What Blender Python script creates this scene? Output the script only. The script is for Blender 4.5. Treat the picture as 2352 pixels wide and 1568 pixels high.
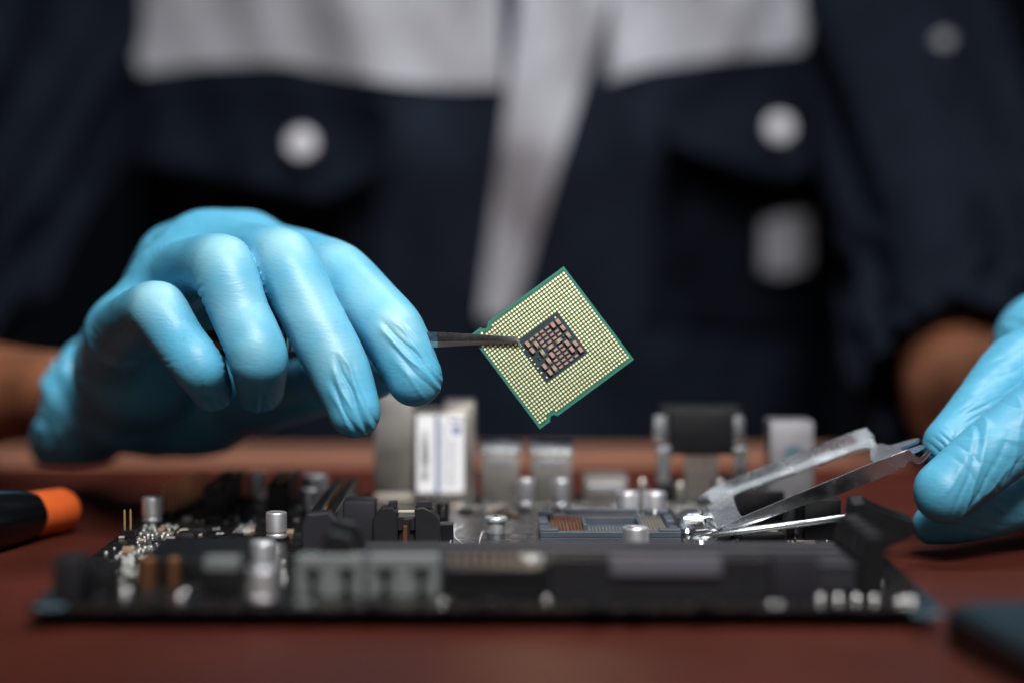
import bpy, bmesh, math, random
import numpy as np
from mathutils import Vector, Matrix, noise as mnoise

# ------------------------------------------------------------------ clearing
for o in list(bpy.data.objects):
    bpy.data.objects.remove(o, do_unlink=True)
scene = bpy.context.scene
COL = scene.collection
random.seed(7)
MM = 0.001

# ------------------------------------------------------------------ camera
F_PX = 4950.0          # focal length in pixels of a 2352 px wide frame
CX, CY = 1176.0, 784.0
CAM_Z = 107.5          # mm above the table
PITCH = math.atan((784 - 527) / F_PX)
FOCUS = 701.0
cam_d = bpy.data.cameras.new('camera')
cam = bpy.data.objects.new('camera', cam_d)
COL.objects.link(cam)
cam.location = (0, 0, CAM_Z * MM)
cam.rotation_euler = (math.pi / 2 - PITCH, 0, 0)
cam_d.sensor_width = 36.0
cam_d.lens = 36.0 * F_PX / 2352.0
cam_d.clip_start = 0.02
cam_d.clip_end = 20.0
cam_d.dof.use_dof = True
cam_d.dof.focus_distance = FOCUS * MM
cam_d.dof.aperture_fstop = cam_d.lens / 27.0
scene.camera = cam

# ------------------------------------------------------------------ world: a dark studio
world = bpy.data.worlds.new('World')
scene.world = world
world.use_nodes = True
bg = world.node_tree.nodes['Background']
bg.inputs[0].default_value = (0.55, 0.65, 0.9, 1)
bg.inputs[1].default_value = 0.0035


def area_light(name, loc, target, sx, sy, power, color, grid=180):
    ld = bpy.data.lights.new(name, 'AREA')
    ld.shape = 'RECTANGLE'
    ld.size, ld.size_y = sx, sy
    ld.energy = power
    ld.color = color
    ld.spread = math.radians(grid)      # honeycomb grid on the softbox
    o = bpy.data.objects.new(name, ld)
    COL.objects.link(o)
    o.location = loc
    d = Vector(target) - Vector(loc)
    o.rotation_euler = d.to_track_quat('-Z', 'Y').to_euler()
    return o


# softbox over the work, slightly in front of the technician, and a weaker one above the camera
area_light('key_softbox', (0.12, 0.06, 0.83), (-0.01, 0.86, 0.10), 0.40, 0.28, 2.3, (1.0, 0.985, 0.96), 58)
area_light('top_softbox', (0.22, 0.86, 0.92), (-0.04, 0.98, 0.15), 0.40, 0.22, 5.0, (0.97, 0.985, 1.0))
area_light('front_softbox', (-0.05, -0.80, 0.30), (0.0, 0.75, 0.08), 1.00, 0.95, 1.2, (1.0, 0.965, 0.93))

# ------------------------------------------------------------------ exposure
scene.view_settings.view_transform = 'Standard'
scene.view_settings.look = 'None'
scene.view_settings.exposure = 0.0
scene.view_settings.gamma = 1.0
scene.view_settings.use_curve_mapping = False
scene.render.engine = 'CYCLES'
scene.cycles.use_denoising = True
try:
    scene.cycles.denoiser = 'OPENIMAGEDENOISE'
except Exception:
    pass
scene.cycles.max_bounces = 8
scene.cycles.sample_clamp_indirect = 6.0
scene.cycles.sample_clamp_direct = 0.0

BT = 6.0               # board top above the table, mm


def at(u, v, d):
    """world point (mm) at distance d in front of the camera that the lens shows at u, v"""
    cp, sp = math.cos(PITCH), math.sin(PITCH)
    a, b = (u - CX) / F_PX, (CY - v) / F_PX
    dx, dy, dz = a, cp + b * sp, -sp + b * cp
    t = d / dy
    return Vector((dx * t, d, CAM_Z + dz * t))


def on_board(u, v, z=BT):
    cp, sp = math.cos(PITCH), math.sin(PITCH)
    a, b = (u - CX) / F_PX, (CY - v) / F_PX
    dx, dy, dz = a, cp + b * sp, -sp + b * cp
    t = (z - CAM_Z) / dz
    return Vector((dx * t, dy * t, z))


# ------------------------------------------------------------------ materials
def mat(name, color, rough=0.5, metal=0.0, spec=0.5, var=0.0, vscale=300.0, bump=0.0, bscale=400.0,
        coat=0.0, rvar=0.0, detail=4.0, color2=None, sheen=0.0, sss=0.0, aniso=0.0):
    m = bpy.data.materials.new(name)
    m.use_nodes = True
    nt = m.node_tree
    b = nt.nodes['Principled BSDF']
    b.inputs['Base Color'].default_value = (*color, 1)
    b.inputs['Roughness'].default_value = rough
    b.inputs['Metallic'].default_value = metal
    b.inputs['Specular IOR Level'].default_value = spec
    b.inputs['Coat Weight'].default_value = coat
    if sheen:
        b.inputs['Sheen Weight'].default_value = sheen
        b.inputs['Sheen Roughness'].default_value = 0.5
    if sss:
        b.inputs['Subsurface Weight'].default_value = sss
        b.inputs['Subsurface Radius'].default_value = (0.002, 0.004, 0.005)
        b.inputs['Subsurface Scale'].default_value = 1.0
    tc = nt.nodes.new('ShaderNodeTexCoord')
    if var > 0 or rvar > 0 or color2:
        n = nt.nodes.new('ShaderNodeTexNoise')
        n.inputs['Scale'].default_value = vscale
        n.inputs['Detail'].default_value = detail
        n.inputs['Roughness'].default_value = 0.6
        nt.links.new(tc.outputs['Object'], n.inputs['Vector'])
        if var > 0 or color2:
            r = nt.nodes.new('ShaderNodeValToRGB')
            c2 = color2 if color2 else tuple(min(1, c * (1 + var)) for c in color)
            c1 = tuple(c * (1 - var) for c in color)
            r.color_ramp.elements[0].position = 0.35
            r.color_ramp.elements[1].position = 0.68
            r.color_ramp.elements[0].color = (*c1, 1)
            r.color_ramp.elements[1].color = (*c2, 1)
            nt.links.new(n.outputs['Fac'], r.inputs['Fac'])
            nt.links.new(r.outputs['Color'], b.inputs['Base Color'])
        if rvar > 0:
            mr = nt.nodes.new('ShaderNodeMapRange')
            mr.inputs['From Min'].default_value = 0.3
            mr.inputs['From Max'].default_value = 0.7
            mr.inputs['To Min'].default_value = max(0.02, rough - rvar)
            mr.inputs['To Max'].default_value = min(1, rough + rvar)
            nt.links.new(n.outputs['Fac'], mr.inputs['Value'])
            nt.links.new(mr.outputs['Result'], b.inputs['Roughness'])
    if bump > 0:
        n2 = nt.nodes.new('ShaderNodeTexNoise')
        n2.inputs['Scale'].default_value = bscale
        n2.inputs['Detail'].default_value = 5.0
        nt.links.new(tc.outputs['Object'], n2.inputs['Vector'])
        bp = nt.nodes.new('ShaderNodeBump')
        bp.inputs['Strength'].default_value = bump
        bp.inputs['Distance'].default_value = 0.0004
        nt.links.new(n2.outputs['Fac'], bp.inputs['Height'])
        nt.links.new(bp.outputs['Normal'], b.inputs['Normal'])
    return m


def glove_material():
    m = mat('blue_nitrile', (0.080, 0.345, 0.52), rough=0.45, spec=0.5, sss=0.0)
    nt = m.node_tree
    b = nt.nodes['Principled BSDF']
    tc = nt.nodes['Texture Coordinate']
    # stretched, dusty speckle
    n1 = nt.nodes.new('ShaderNodeTexNoise')
    n1.inputs['Scale'].default_value = 620
    n1.inputs['Detail'].default_value = 6
    n1.inputs['Roughness'].default_value = 0.7
    n2 = nt.nodes.new('ShaderNodeTexNoise')
    n2.inputs['Scale'].default_value = 38
    n2.inputs['Detail'].default_value = 3
    for n in (n1, n2):
        nt.links.new(tc.outputs['Object'], n.inputs['Vector'])
    mul = nt.nodes.new('ShaderNodeMath')
    mul.operation = 'MULTIPLY'
    r1 = nt.nodes.new('ShaderNodeMapRange')
    r1.inputs['From Min'].default_value = 0.57
    r1.inputs['From Max'].default_value = 0.63
    r2 = nt.nodes.new('ShaderNodeMapRange')
    r2.inputs['From Min'].default_value = 0.50
    r2.inputs['From Max'].default_value = 0.66
    nt.links.new(n1.outputs['Fac'], r1.inputs['Value'])
    nt.links.new(n2.outputs['Fac'], r2.inputs['Value'])
    nt.links.new(r1.outputs['Result'], mul.inputs[0])
    nt.links.new(r2.outputs['Result'], mul.inputs[1])
    mix = nt.nodes.new('ShaderNodeMix')
    mix.data_type = 'RGBA'
    mix.inputs[6].default_value = (0.080, 0.345, 0.52, 1)
    mix.inputs[7].default_value = (0.10, 0.22, 0.29, 1)
    sc = nt.nodes.new('ShaderNodeMath')
    sc.operation = 'MULTIPLY'
    sc.inputs[1].default_value = 0.8
    nt.links.new(mul.outputs[0], sc.inputs[0])
    nt.links.new(sc.outputs[0], mix.inputs[0])
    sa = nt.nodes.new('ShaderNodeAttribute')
    sa.attribute_name = 'stretch_highlight'
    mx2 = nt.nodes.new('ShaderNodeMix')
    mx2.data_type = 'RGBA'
    mx2.inputs[7].default_value = (0.25, 0.49, 0.58, 1)  # pale tone painting highlights onto the knuckles, with stretched-rubber whitening
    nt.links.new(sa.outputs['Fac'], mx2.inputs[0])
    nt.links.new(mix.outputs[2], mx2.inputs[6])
    # broad tone variation
    n3 = nt.nodes.new('ShaderNodeTexNoise')
    n3.inputs['Scale'].default_value = 60
    nt.links.new(tc.outputs['Object'], n3.inputs['Vector'])
    hs = nt.nodes.new('ShaderNodeHueSaturation')
    mr = nt.nodes.new('ShaderNodeMapRange')
    mr.inputs['To Min'].default_value = 0.82
    mr.inputs['To Max'].default_value = 1.14
    nt.links.new(n3.outputs['Fac'], mr.inputs['Value'])
    nt.links.new(mr.outputs['Result'], hs.inputs['Value'])
    nt.links.new(mx2.outputs[2], hs.inputs['Color'])
    nt.links.new(hs.outputs['Color'], b.inputs['Base Color'])
    # fine stretched wrinkles
    mp = nt.nodes.new('ShaderNodeMapping')
    mp.inputs['Scale'].default_value = (120, 160, 520)
    mp.inputs['Rotation'].default_value = (0.2, 0.5, 0.1)
    nt.links.new(tc.outputs['Object'], mp.inputs['Vector'])
    w = nt.nodes.new('ShaderNodeTexNoise')
    w.inputs['Scale'].default_value = 1.6
    w.inputs['Detail'].default_value = 4
    w.inputs['Distortion'].default_value = 1.2
    nt.links.new(mp.outputs['Vector'], w.inputs['Vector'])
    g = nt.nodes.new('ShaderNodeTexNoise')
    g.inputs['Scale'].default_value = 2600
    nt.links.new(tc.outputs['Object'], g.inputs['Vector'])
    ad = nt.nodes.new('ShaderNodeMath')
    ad.operation = 'MULTIPLY_ADD'
    ad.inputs[1].default_value = 0.25
    nt.links.new(g.outputs['Fac'], ad.inputs[0])
    nt.links.new(w.outputs['Fac'], ad.inputs[2])
    bp = nt.nodes.new('ShaderNodeBump')
    bp.inputs['Strength'].default_value = 0.22
    bp.inputs['Distance'].default_value = 0.0006
    nt.links.new(ad.outputs[0], bp.inputs['Height'])
    nt.links.new(bp.outputs['Normal'], b.inputs['Normal'])
    return m


M = {}
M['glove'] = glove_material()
M['skin'] = mat('tanned_skin', (0.185, 0.070, 0.036), rough=0.5, var=0.25, vscale=45, bump=0.15, bscale=500)
M['navy'] = mat('navy_twill', (0.0105, 0.0152, 0.0270), rough=0.9, spec=0.10, var=0.15, vscale=40, bump=0.4, bscale=1500)
M['grey_cloth'] = mat('light_grey_twill', (0.66, 0.67, 0.74), rough=0.85, spec=0.2, var=0.06, vscale=40, bump=0.3, bscale=1500)
M['snap'] = mat('snap_button_plastic', (0.48, 0.48, 0.53), rough=0.35, metal=0.0)
M['table'] = mat('red_brown_laminate', (0.066, 0.0140, 0.0085), rough=0.55, spec=0.12, var=0.16, vscale=18, bump=0.08, bscale=300, rvar=0.06)
M['table_edge'] = mat('pale_wood_edge', (0.28, 0.125, 0.078), rough=0.5, var=0.08, vscale=30)
M['pcb'] = mat('black_solder_mask', (0.007, 0.0065, 0.0065), rough=0.27, spec=0.4, color2=(0.018, 0.0155, 0.0145), var=0.25, vscale=260, rvar=0.12, bump=0.05, bscale=900)
M['pcb_edge'] = mat('board_edge', (0.05, 0.04, 0.03), rough=0.6)
M['black'] = mat('black_plastic', (0.006, 0.006, 0.0075), rough=0.40, spec=0.35, var=0.2, vscale=200, bump=0.1, bscale=1200)
M['black2'] = mat('satin_black_plastic', (0.011, 0.0105, 0.013), rough=0.50, spec=0.35, var=0.15, vscale=150, bump=0.12, bscale=1500)
M['violet'] = mat('dark_violet_plastic', (0.017, 0.016, 0.023), rough=0.5, spec=0.35)
M['greyviolet'] = mat('grey_violet_plastic', (0.105, 0.10, 0.125), rough=0.5)
M['socket'] = mat('slate_socket_plastic', (0.060, 0.072, 0.095), rough=0.45, spec=0.4, var=0.12, vscale=200, bump=0.08, bscale=1500)
M['can'] = mat('aluminium_can', (0.82, 0.82, 0.86), rough=0.45, metal=0.85, rvar=0.08, vscale=120, bump=0.03, bscale=1500)
M['steel'] = mat('nickel_steel', (0.78, 0.82, 0.86), rough=0.24, metal=1.0, rvar=0.08, vscale=130, bump=0.08, bscale=500)
M['steel2'] = mat('zinc_screw', (0.72, 0.76, 0.79), rough=0.42, metal=0.85, bump=0.5, bscale=1400, rvar=0.12, vscale=400)
M['tin'] = mat('tinned_shield', (0.50, 0.47, 0.44), rough=0.38, metal=1.0, rvar=0.08, vscale=80, bump=0.05, bscale=300)
M['solder'] = mat('bright_solder', (0.62, 0.62, 0.62), rough=0.13, metal=1.0)
M['solder_soft'] = mat('dull_solder', (0.34, 0.34, 0.33), rough=0.36, metal=0.8)
M['gold'] = mat('gold_plating', (1.0, 0.84, 0.54), rough=0.33, metal=1.0)
M['pin_gold'] = mat('pin_gold', (0.70, 0.46, 0.26), rough=0.42, metal=0.8)
M['pin_warm_glint'] = mat('warm_glint_contacts', (0.62, 0.28, 0.10), rough=0.32, metal=1.0)  # warm reflection on the socket contacts painted as base colour, not another metal
M['pin_silver_tone'] = mat('silver_tone_contacts', (0.78, 0.74, 0.66), rough=0.28, metal=1.0)  # silver reflection painted on the other socket contacts; also plain silver header pins
M['copper'] = mat('copper_winding', (0.20, 0.095, 0.05), rough=0.6, metal=1.0)
M['green_rim'] = mat('green_laminate_rim', (0.010, 0.135, 0.10), rough=0.5, spec=0.3, var=0.1, vscale=300)
M['green_mask'] = mat('green_solder_mask', (0.012, 0.085, 0.045), rough=0.5, spec=0.25, var=0.15, vscale=400)
M['teal_mask'] = mat('dark_teal_mask', (0.011, 0.028, 0.036), rough=0.55, spec=0.2, var=0.12, vscale=400)
M['salmon'] = mat('salmon_ceramic', (0.33, 0.175, 0.14), rough=0.45, var=0.14, vscale=900)
M['tan_cer'] = mat('tan_ceramic', (0.34, 0.23, 0.16), rough=0.4, var=0.12, vscale=900)
M['tweezer'] = mat('dark_brushed_steel', (0.13, 0.13, 0.138), rough=0.30, metal=1.0, var=0.3, vscale=900, bump=0.3, bscale=2500)
M['bevel_steel'] = mat('ground_edge_steel', (0.46, 0.40, 0.37), rough=0.32, metal=1.0, bump=0.4, bscale=2500)
M['label'] = mat('white_paper_label', (0.80, 0.80, 0.82), rough=0.6, var=0.03, vscale=80)
M['ink_blue'] = mat('blue_ink', (0.05, 0.09, 0.26), rough=0.6)
M['ink_black'] = mat('black_ink', (0.04, 0.04, 0.05), rough=0.6)
M['ink_grey'] = mat('grey_ink', (0.30, 0.31, 0.36), rough=0.6)
M['silk'] = mat('white_silkscreen', (0.72, 0.76, 0.76), rough=0.5)
M['orange'] = mat('orange_plastic', (0.78, 0.135, 0.028), rough=0.45, var=0.08, vscale=120, bump=0.08, bscale=600)
M['handle'] = mat('glossy_black_handle', (0.004, 0.004, 0.0055), rough=0.22, spec=0.3, bump=0.05, bscale=300)
M['phone'] = mat('dark_rubber_case', (0.005, 0.0075, 0.010), rough=0.42, spec=0.3)
M['pale'] = mat('pale_grey_nylon', (0.15, 0.165, 0.165), rough=0.5, var=0.06, vscale=80)
M['cream'] = mat('cream_ceramic', (0.46, 0.41, 0.35), rough=0.4)
M['blue_disc'] = mat('blue_anodised', (0.10, 0.17, 0.21), rough=0.4, metal=0.3)
M['grey_metal'] = mat('grey_shield', (0.42, 0.41, 0.44), rough=0.45, metal=0.9, rvar=0.05)
M['lint'] = mat('white_lint', (0.85, 0.86, 0.88), rough=0.7)

# ------------------------------------------------------------------ mesh helpers
WLOC = {}


def link_mesh(name, me, m, parent=None, loc=(0, 0, 0), smooth=30):
    """me already in metres, local to loc (mm, world)"""
    o = bpy.data.objects.new(name, me)
    COL.objects.link(o)
    if m is not None and len(me.materials) == 0:
        for mm in (m if isinstance(m, (list, tuple)) else [m]):
            me.materials.append(mm)
    if smooth and len(me.polygons):
        me.shade_smooth()
        try:
            me.set_sharp_from_angle(angle=math.radians(smooth))
        except Exception:
            pass
    place(o, parent, loc)
    return o


def place(o, parent, loc):
    WLOC[o.name] = Vector(loc)
    if parent is not None:
        o.parent = parent
        o.location = (Vector(loc) - WLOC[parent.name]) * MM
    else:
        o.location = Vector(loc) * MM


def obj(name, bm, m, parent=None, loc=(0, 0, 0), smooth=30, world=True):
    """bm in mm; world=True: vertices are world coordinates, made local to loc"""
    if world and any(loc):
        bmesh.ops.translate(bm, verts=bm.verts, vec=-Vector(loc))
    bmesh.ops.scale(bm, verts=bm.verts, vec=(MM, MM, MM))
    bmesh.ops.recalc_face_normals(bm, faces=bm.faces)
    me = bpy.data.meshes.new(name)
    bm.to_mesh(me)
    bm.free()
    return link_mesh(name, me, m, parent, loc, smooth)


def empty(name, loc, label, cat, group=None):
    o = bpy.data.objects.new(name, None)
    o.empty_display_size = 0.01
    COL.objects.link(o)
    o['label'] = label
    o['category'] = cat
    if group:
        o['group'] = group
    place(o, None, loc)
    return o


def inst(src, parent, loc, rotz=0.0, children=True):
    """copy a part with its sub-parts, sharing mesh data"""
    c = src.copy()
    COL.objects.link(c)
    c.rotation_euler = (src.rotation_euler[0], src.rotation_euler[1], rotz)
    place(c, parent, loc)
    if children:
        for ch in list(src.children):
            k = ch.copy()
            COL.objects.link(k)
            k.parent = c
            WLOC[k.name] = WLOC[c.name] + (WLOC[ch.name] - WLOC[src.name])
    return c


def B():
    return bmesh.new()


def box(bm, x0, x1, y0, y1, z0, z1, bev=0.0, seg=1, mi=0):
    vs = [bm.verts.new((x, y, z)) for x in (x0, x1) for y in (y0, y1) for z in (z0, z1)]
    fs = []
    for q in ((0, 1, 3, 2), (4, 6, 7, 5), (0, 4, 5, 1), (2, 3, 7, 6), (0, 2, 6, 4), (1, 5, 7, 3)):
        f = bm.faces.new([vs[i] for i in q])
        f.material_index = mi
        fs.append(f)
    if bev > 0:
        es = list({e for f in fs for e in f.edges})
        r = bmesh.ops.bevel(bm, geom=es, offset=bev, segments=seg, profile=0.6, affect='EDGES')
        for f in r['faces']:
            f.material_index = mi
    return vs


def prism(bm, pts, axis, a0, a1, bev=0.0, mi=0):
    """extrude a 2-D outline along axis ('x','y','z') between a0 and a1"""
    def mk(p, a):
        return {'x': (a, p[0], p[1]), 'y': (p[0], a, p[1]), 'z': (p[0], p[1], a)}[axis]
    v0 = [bm.verts.new(mk(p, a0)) for p in pts]
    v1 = [bm.verts.new(mk(p, a1)) for p in pts]
    n = len(pts)
    fs = [bm.faces.new(v0), bm.faces.new(list(reversed(v1)))]
    for i in range(n):
        fs.append(bm.faces.new((v0[i], v1[i], v1[(i + 1) % n], v0[(i + 1) % n])))
    for f in fs:
        f.material_index = mi
    if bev > 0:
        es = list({e for f in fs[:2] for e in f.edges})
        bmesh.ops.bevel(bm, geom=es, offset=bev, segments=1, affect='EDGES')


def lathe(bm, prof, cx=0, cy=0, seg=24, cz=0, mi=0):
    rings = []
    for r, z in prof:
        if r < 1e-6:
            rings.append([bm.verts.new((cx, cy, cz + z))])
        else:
            rings.append([bm.verts.new((cx + r * math.cos(2 * math.pi * i / seg), cy + r * math.sin(2 * math.pi * i / seg), cz + z)) for i in range(seg)])
    for a, b in zip(rings[:-1], rings[1:]):
        for i in range(seg):
            j = (i + 1) % seg
            if len(a) == 1 and len(b) == 1:
                continue
            if len(a) == 1:
                f = bm.faces.new((a[0], b[i], b[j]))
            elif len(b) == 1:
                f = bm.faces.new((a[i], b[0], a[j]))
            else:
                f = bm.faces.new((a[i], b[i], b[j], a[j]))
            f.material_index = mi


def tube(bm, pts, rad, seg=8, cap=True, up=(0, 0, 1)):
    """round tube through points (mm)"""
    pts = [Vector(p) for p in pts]
    n = len(pts)
    rads = rad if isinstance(rad, (list, tuple)) else [rad] * n
    rings = []
    for i, p in enumerate(pts):
        t = (pts[min(i + 1, n - 1)] - pts[max(i - 1, 0)]).normalized()
        s = t.cross(Vector(up))
        if s.length < 1e-4:
            s = t.cross(Vector((1, 0, 0)))
        s.normalize()
        w = s.cross(t)
        rings.append([bm.verts.new(p + (s * math.cos(2 * math.pi * k / seg) + w * math.sin(2 * math.pi * k / seg)) * rads[i]) for k in range(seg)])
    for a, b in zip(rings[:-1], rings[1:]):
        for k in range(seg):
            bm.faces.new((a[k], a[(k + 1) % seg], b[(k + 1) % seg], b[k]))
    if cap:
        bm.faces.new(list(reversed(rings[0])))
        bm.faces.new(rings[-1])
    return rings


def text_mesh(name, body, size, m, parent, matrix, depth=0.0):
    """flat lettering as a mesh; matrix in mm world space; size in mm"""
    cu = bpy.data.curves.new(name, 'FONT')
    cu.body = body
    cu.size = size
    cu.extrude = depth
    cu.align_x = 'CENTER'
    cu.align_y = 'CENTER'
    cu.resolution_u = 2
    tmp = bpy.data.objects.new(name + '_tmp', cu)
    COL.objects.link(tmp)
    dg = bpy.context.evaluated_depsgraph_get()
    me = bpy.data.meshes.new_from_object(tmp.evaluated_get(dg))
    bpy.data.objects.remove(tmp, do_unlink=True)
    loc = matrix.to_translation()
    rot = matrix.to_3x3().to_4x4()
    me.transform(Matrix.Diagonal((MM, MM, MM, 1)) @ rot)
    me.materials.clear()
    return link_mesh(name, me, m, parent, loc, smooth=0)


def frame(x_axis, z_axis, origin):
    x = Vector(x_axis).normalized()
    z = Vector(z_axis).normalized()
    y = z.cross(x).normalized()
    return Matrix(((x.x, y.x, z.x, origin[0]), (x.y, y.y, z.y, origin[1]), (x.z, y.z, z.z, origin[2]), (0, 0, 0, 1)))


# ------------------------------------------------------------------ organic surfaces: distance field + surface nets
def smin(a, b, k):
    h = np.maximum(k - np.abs(a - b), 0.0) / k
    return np.minimum(a, b) - h * h * k * 0.25


class Field:
    def __init__(self, lo, hi, h):
        self.lo, self.h = np.array(lo, np.float32), h
        self.n = np.ceil((np.array(hi) - np.array(lo)) / h).astype(int) + 1
        ax = [self.lo[i] + h * np.arange(self.n[i], dtype=np.float32) for i in range(3)]
        self.X, self.Y, self.Z = np.meshgrid(*ax, indexing='ij')

    def cone(self, a, b, ra, rb):
        a, b = np.array(a, np.float32), np.array(b, np.float32)
        ba = b - a
        L = float(ba @ ba) + 1e-9
        px, py, pz = self.X - a[0], self.Y - a[1], self.Z - a[2]
        t = np.clip((px * ba[0] + py * ba[1] + pz * ba[2]) / L, 0, 1)
        d = np.sqrt((px - t * ba[0]) ** 2 + (py - t * ba[1]) ** 2 + (pz - t * ba[2]) ** 2)
        return d - (ra + (rb - ra) * t)

    def chain(self, js, k=0.0, sub=5):
        """rounded limb through joints (point, radius), smoothly curved"""
        P, R = [], []
        pts = [np.array(p, np.float64) for p, r in js]
        rr = [r for p, r in js]
        n = len(js)
        for i in range(n - 1):
            p0, p1, p2, p3 = pts[max(i - 1, 0)], pts[i], pts[i + 1], pts[min(i + 2, n - 1)]
            r0, r1, r2, r3 = rr[max(i - 1, 0)], rr[i], rr[i + 1], rr[min(i + 2, n - 1)]
            for q in range(sub):
                t = q / sub
                w = (-0.5 * t + t * t - 0.5 * t ** 3, 1 - 2.5 * t * t + 1.5 * t ** 3, 0.5 * t + 2 * t * t - 1.5 * t ** 3, -0.5 * t * t + 0.5 * t ** 3)
                u = (0.0, 1 - t, t, 0.0)
                g = 0.45
                P.append(sum((g * wi + (1 - g) * ui) * pi for wi, ui, pi in zip(w, u, (p0, p1, p2, p3))))
                R.append(sum(wi * ri for wi, ri in zip(w, (r0, r1, r2, r3))))
        P.append(pts[-1])
        R.append(rr[-1])
        f = np.full(self.X.shape, 60.0, np.float32)
        for a, b, ra, rb in zip(P[:-1], P[1:], R[:-1], R[1:]):
            m = max(ra, rb) + 16
            i0 = np.maximum(((np.minimum(a, b) - m - self.lo) / self.h).astype(int), 0)
            i1 = np.minimum(((np.maximum(a, b) + m - self.lo) / self.h).astype(int) + 2, self.n)
            if (i1 <= i0).any():
                continue
            sl = tuple(slice(i0[c], i1[c]) for c in range(3))
            d = (b - a).astype(np.float32)
            L = float(d @ d) + 1e-9
            px, py, pz = self.X[sl] - a[0], self.Y[sl] - a[1], self.Z[sl] - a[2]
            t = np.clip((px * d[0] + py * d[1] + pz * d[2]) / L, 0, 1)
            c = np.sqrt((px - t * d[0]) ** 2 + (py - t * d[1]) ** 2 + (pz - t * d[2]) ** 2) - (ra + (rb - ra) * t)
            np.minimum(f[sl], c, out=f[sl])
        return f.astype(np.float32)

    def mesh(self, f, name, relax=2, soften=()):
        n = f.shape
        s = f < 0
        c = [(i, j, k) for i in (0, 1) for j in (0, 1) for k in (0, 1)]

        def sub(arr, o):
            return arr[o[0]:n[0] - 1 + o[0], o[1]:n[1] - 1 + o[1], o[2]:n[2] - 1 + o[2]]
        cnt = sum(sub(s, o).astype(np.int8) for o in c)
        act = (cnt > 0) & (cnt < 8)
        idx = np.argwhere(act)
        vid = np.full(act.shape, -1, np.int32)
        vid[act] = np.arange(len(idx))
        pos = np.zeros((len(idx), 3), np.float32)
        w = np.zeros(len(idx), np.float32)
        for o1 in c:
            for ax in range(3):
                if o1[ax] == 1:
                    continue
                o2 = list(o1)
                o2[ax] = 1
                f1 = f[idx[:, 0] + o1[0], idx[:, 1] + o1[1], idx[:, 2] + o1[2]]
                f2 = f[idx[:, 0] + o2[0], idx[:, 1] + o2[1], idx[:, 2] + o2[2]]
                cr = (f1 < 0) != (f2 < 0)
                t = np.where(cr, f1 / np.where(np.abs(f1 - f2) < 1e-9, 1, f1 - f2), 0)
                p = np.array(o1, np.float32)[None, :].repeat(len(idx), 0)
                p[:, ax] = t
                pos[cr] += p[cr]
                w[cr] += 1
        pos = pos / w[:, None] + idx
        V = self.lo + pos * self.h
        faces = []
        for ax in range(3):
            o = [0, 0, 0]
            a1, a2 = (ax + 1) % 3, (ax + 2) % 3
            sl0 = [slice(1, n[i] - 1) for i in range(3)]
            sl1 = [slice(1, n[i] - 1) for i in range(3)]
            sl0[ax] = slice(0, n[ax] - 1)
            sl1[ax] = slice(1, n[ax])
            s0, s1 = s[tuple(sl0)], s[tuple(sl1)]
            e = np.argwhere(s0 != s1)
            flip = s0[e[:, 0], e[:, 1], e[:, 2]]
            base = e.copy()
            base[:, a1] += 1
            base[:, a2] += 1
            q = []
            for d1, d2 in ((-1, -1), (0, -1), (0, 0), (-1, 0)):
                b = base.copy()
                b[:, a1] += d1
                b[:, a2] += d2
                q.append(vid[b[:, 0], b[:, 1], b[:, 2]])
            q = np.stack(q, 1)
            q[~flip] = q[~flip][:, ::-1]
            faces.append(q)
        Q = np.concatenate(faces)
        Q = Q[(Q >= 0).all(1)]
        # relax slightly along edges
        E = np.concatenate([Q[:, [0, 1]], Q[:, [1, 2]], Q[:, [2, 3]], Q[:, [3, 0]]])
        for _ in range(relax):
            ii, jj = np.concatenate([E[:, 0], E[:, 1]]), np.concatenate([E[:, 1], E[:, 0]])
            cn = np.bincount(ii, minlength=len(V))
            acc = np.stack([np.bincount(ii, weights=V[jj, q], minlength=len(V)) for q in range(3)], 1)
            V = (V * 0.5 + 0.5 * acc / np.maximum(cn, 1)[:, None]).astype(np.float32)
        if soften:
            mk = np.zeros(len(V), np.float32)
            for (p, r) in soften:
                mk = np.maximum(mk, np.exp(-((V - np.array(p, np.float32)) ** 2).sum(1) / (r * r)))
            mk = np.clip(mk * 1.5, 0, 1)[:, None]
            for _ in range(14):
                acc = np.stack([np.bincount(ii, weights=V[jj, q], minlength=len(V)) for q in range(3)], 1)
                V = (V + 0.6 * mk * (acc / np.maximum(cn, 1)[:, None] - V)).astype(np.float32)
        me = bpy.data.meshes.new(name)
        me.vertices.add(len(V))
        me.loops.add(len(Q) * 4)
        me.polygons.add(len(Q))
        me.vertices.foreach_set('co', V.astype(np.float32).ravel())
        me.loops.foreach_set('vertex_index', Q.astype(np.int32).ravel())
        me.polygons.foreach_set('loop_start', np.arange(0, len(Q) * 4, 4, dtype=np.int32))
        me.update(calc_edges=True)
        me.validate()
        return me


def organic(name, me, m, parent, loc):
    me.transform(Matrix.Diagonal((MM, MM, MM, 1)) @ Matrix.Translation(-Vector(loc)))
    return link_mesh(name, me, m, parent, loc, smooth=180)


# ================================================================== TABLE
table = empty('table', (0, 640, 0), 'red-brown table top with a paler far edge under the circuit board', 'table')
bm = B()
box(bm, -900, 900, 150, 985, -24, 0, 1.5, 2)
obj('table_top', bm, M['table'], table, (0, 640, -12))
bm = B()
box(bm, -900, 900, 985.5, 1072, -24, 0.0, 6, 3)
obj('edge_strip', bm, M['table_edge'], table, (0, 1030, -12))

# ================================================================== PERSON
person = empty('person', (0, 1230, 0), 'seated person in a navy work jacket and blue gloves, repairing the circuit board', 'person')

XC = -12.0


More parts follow.
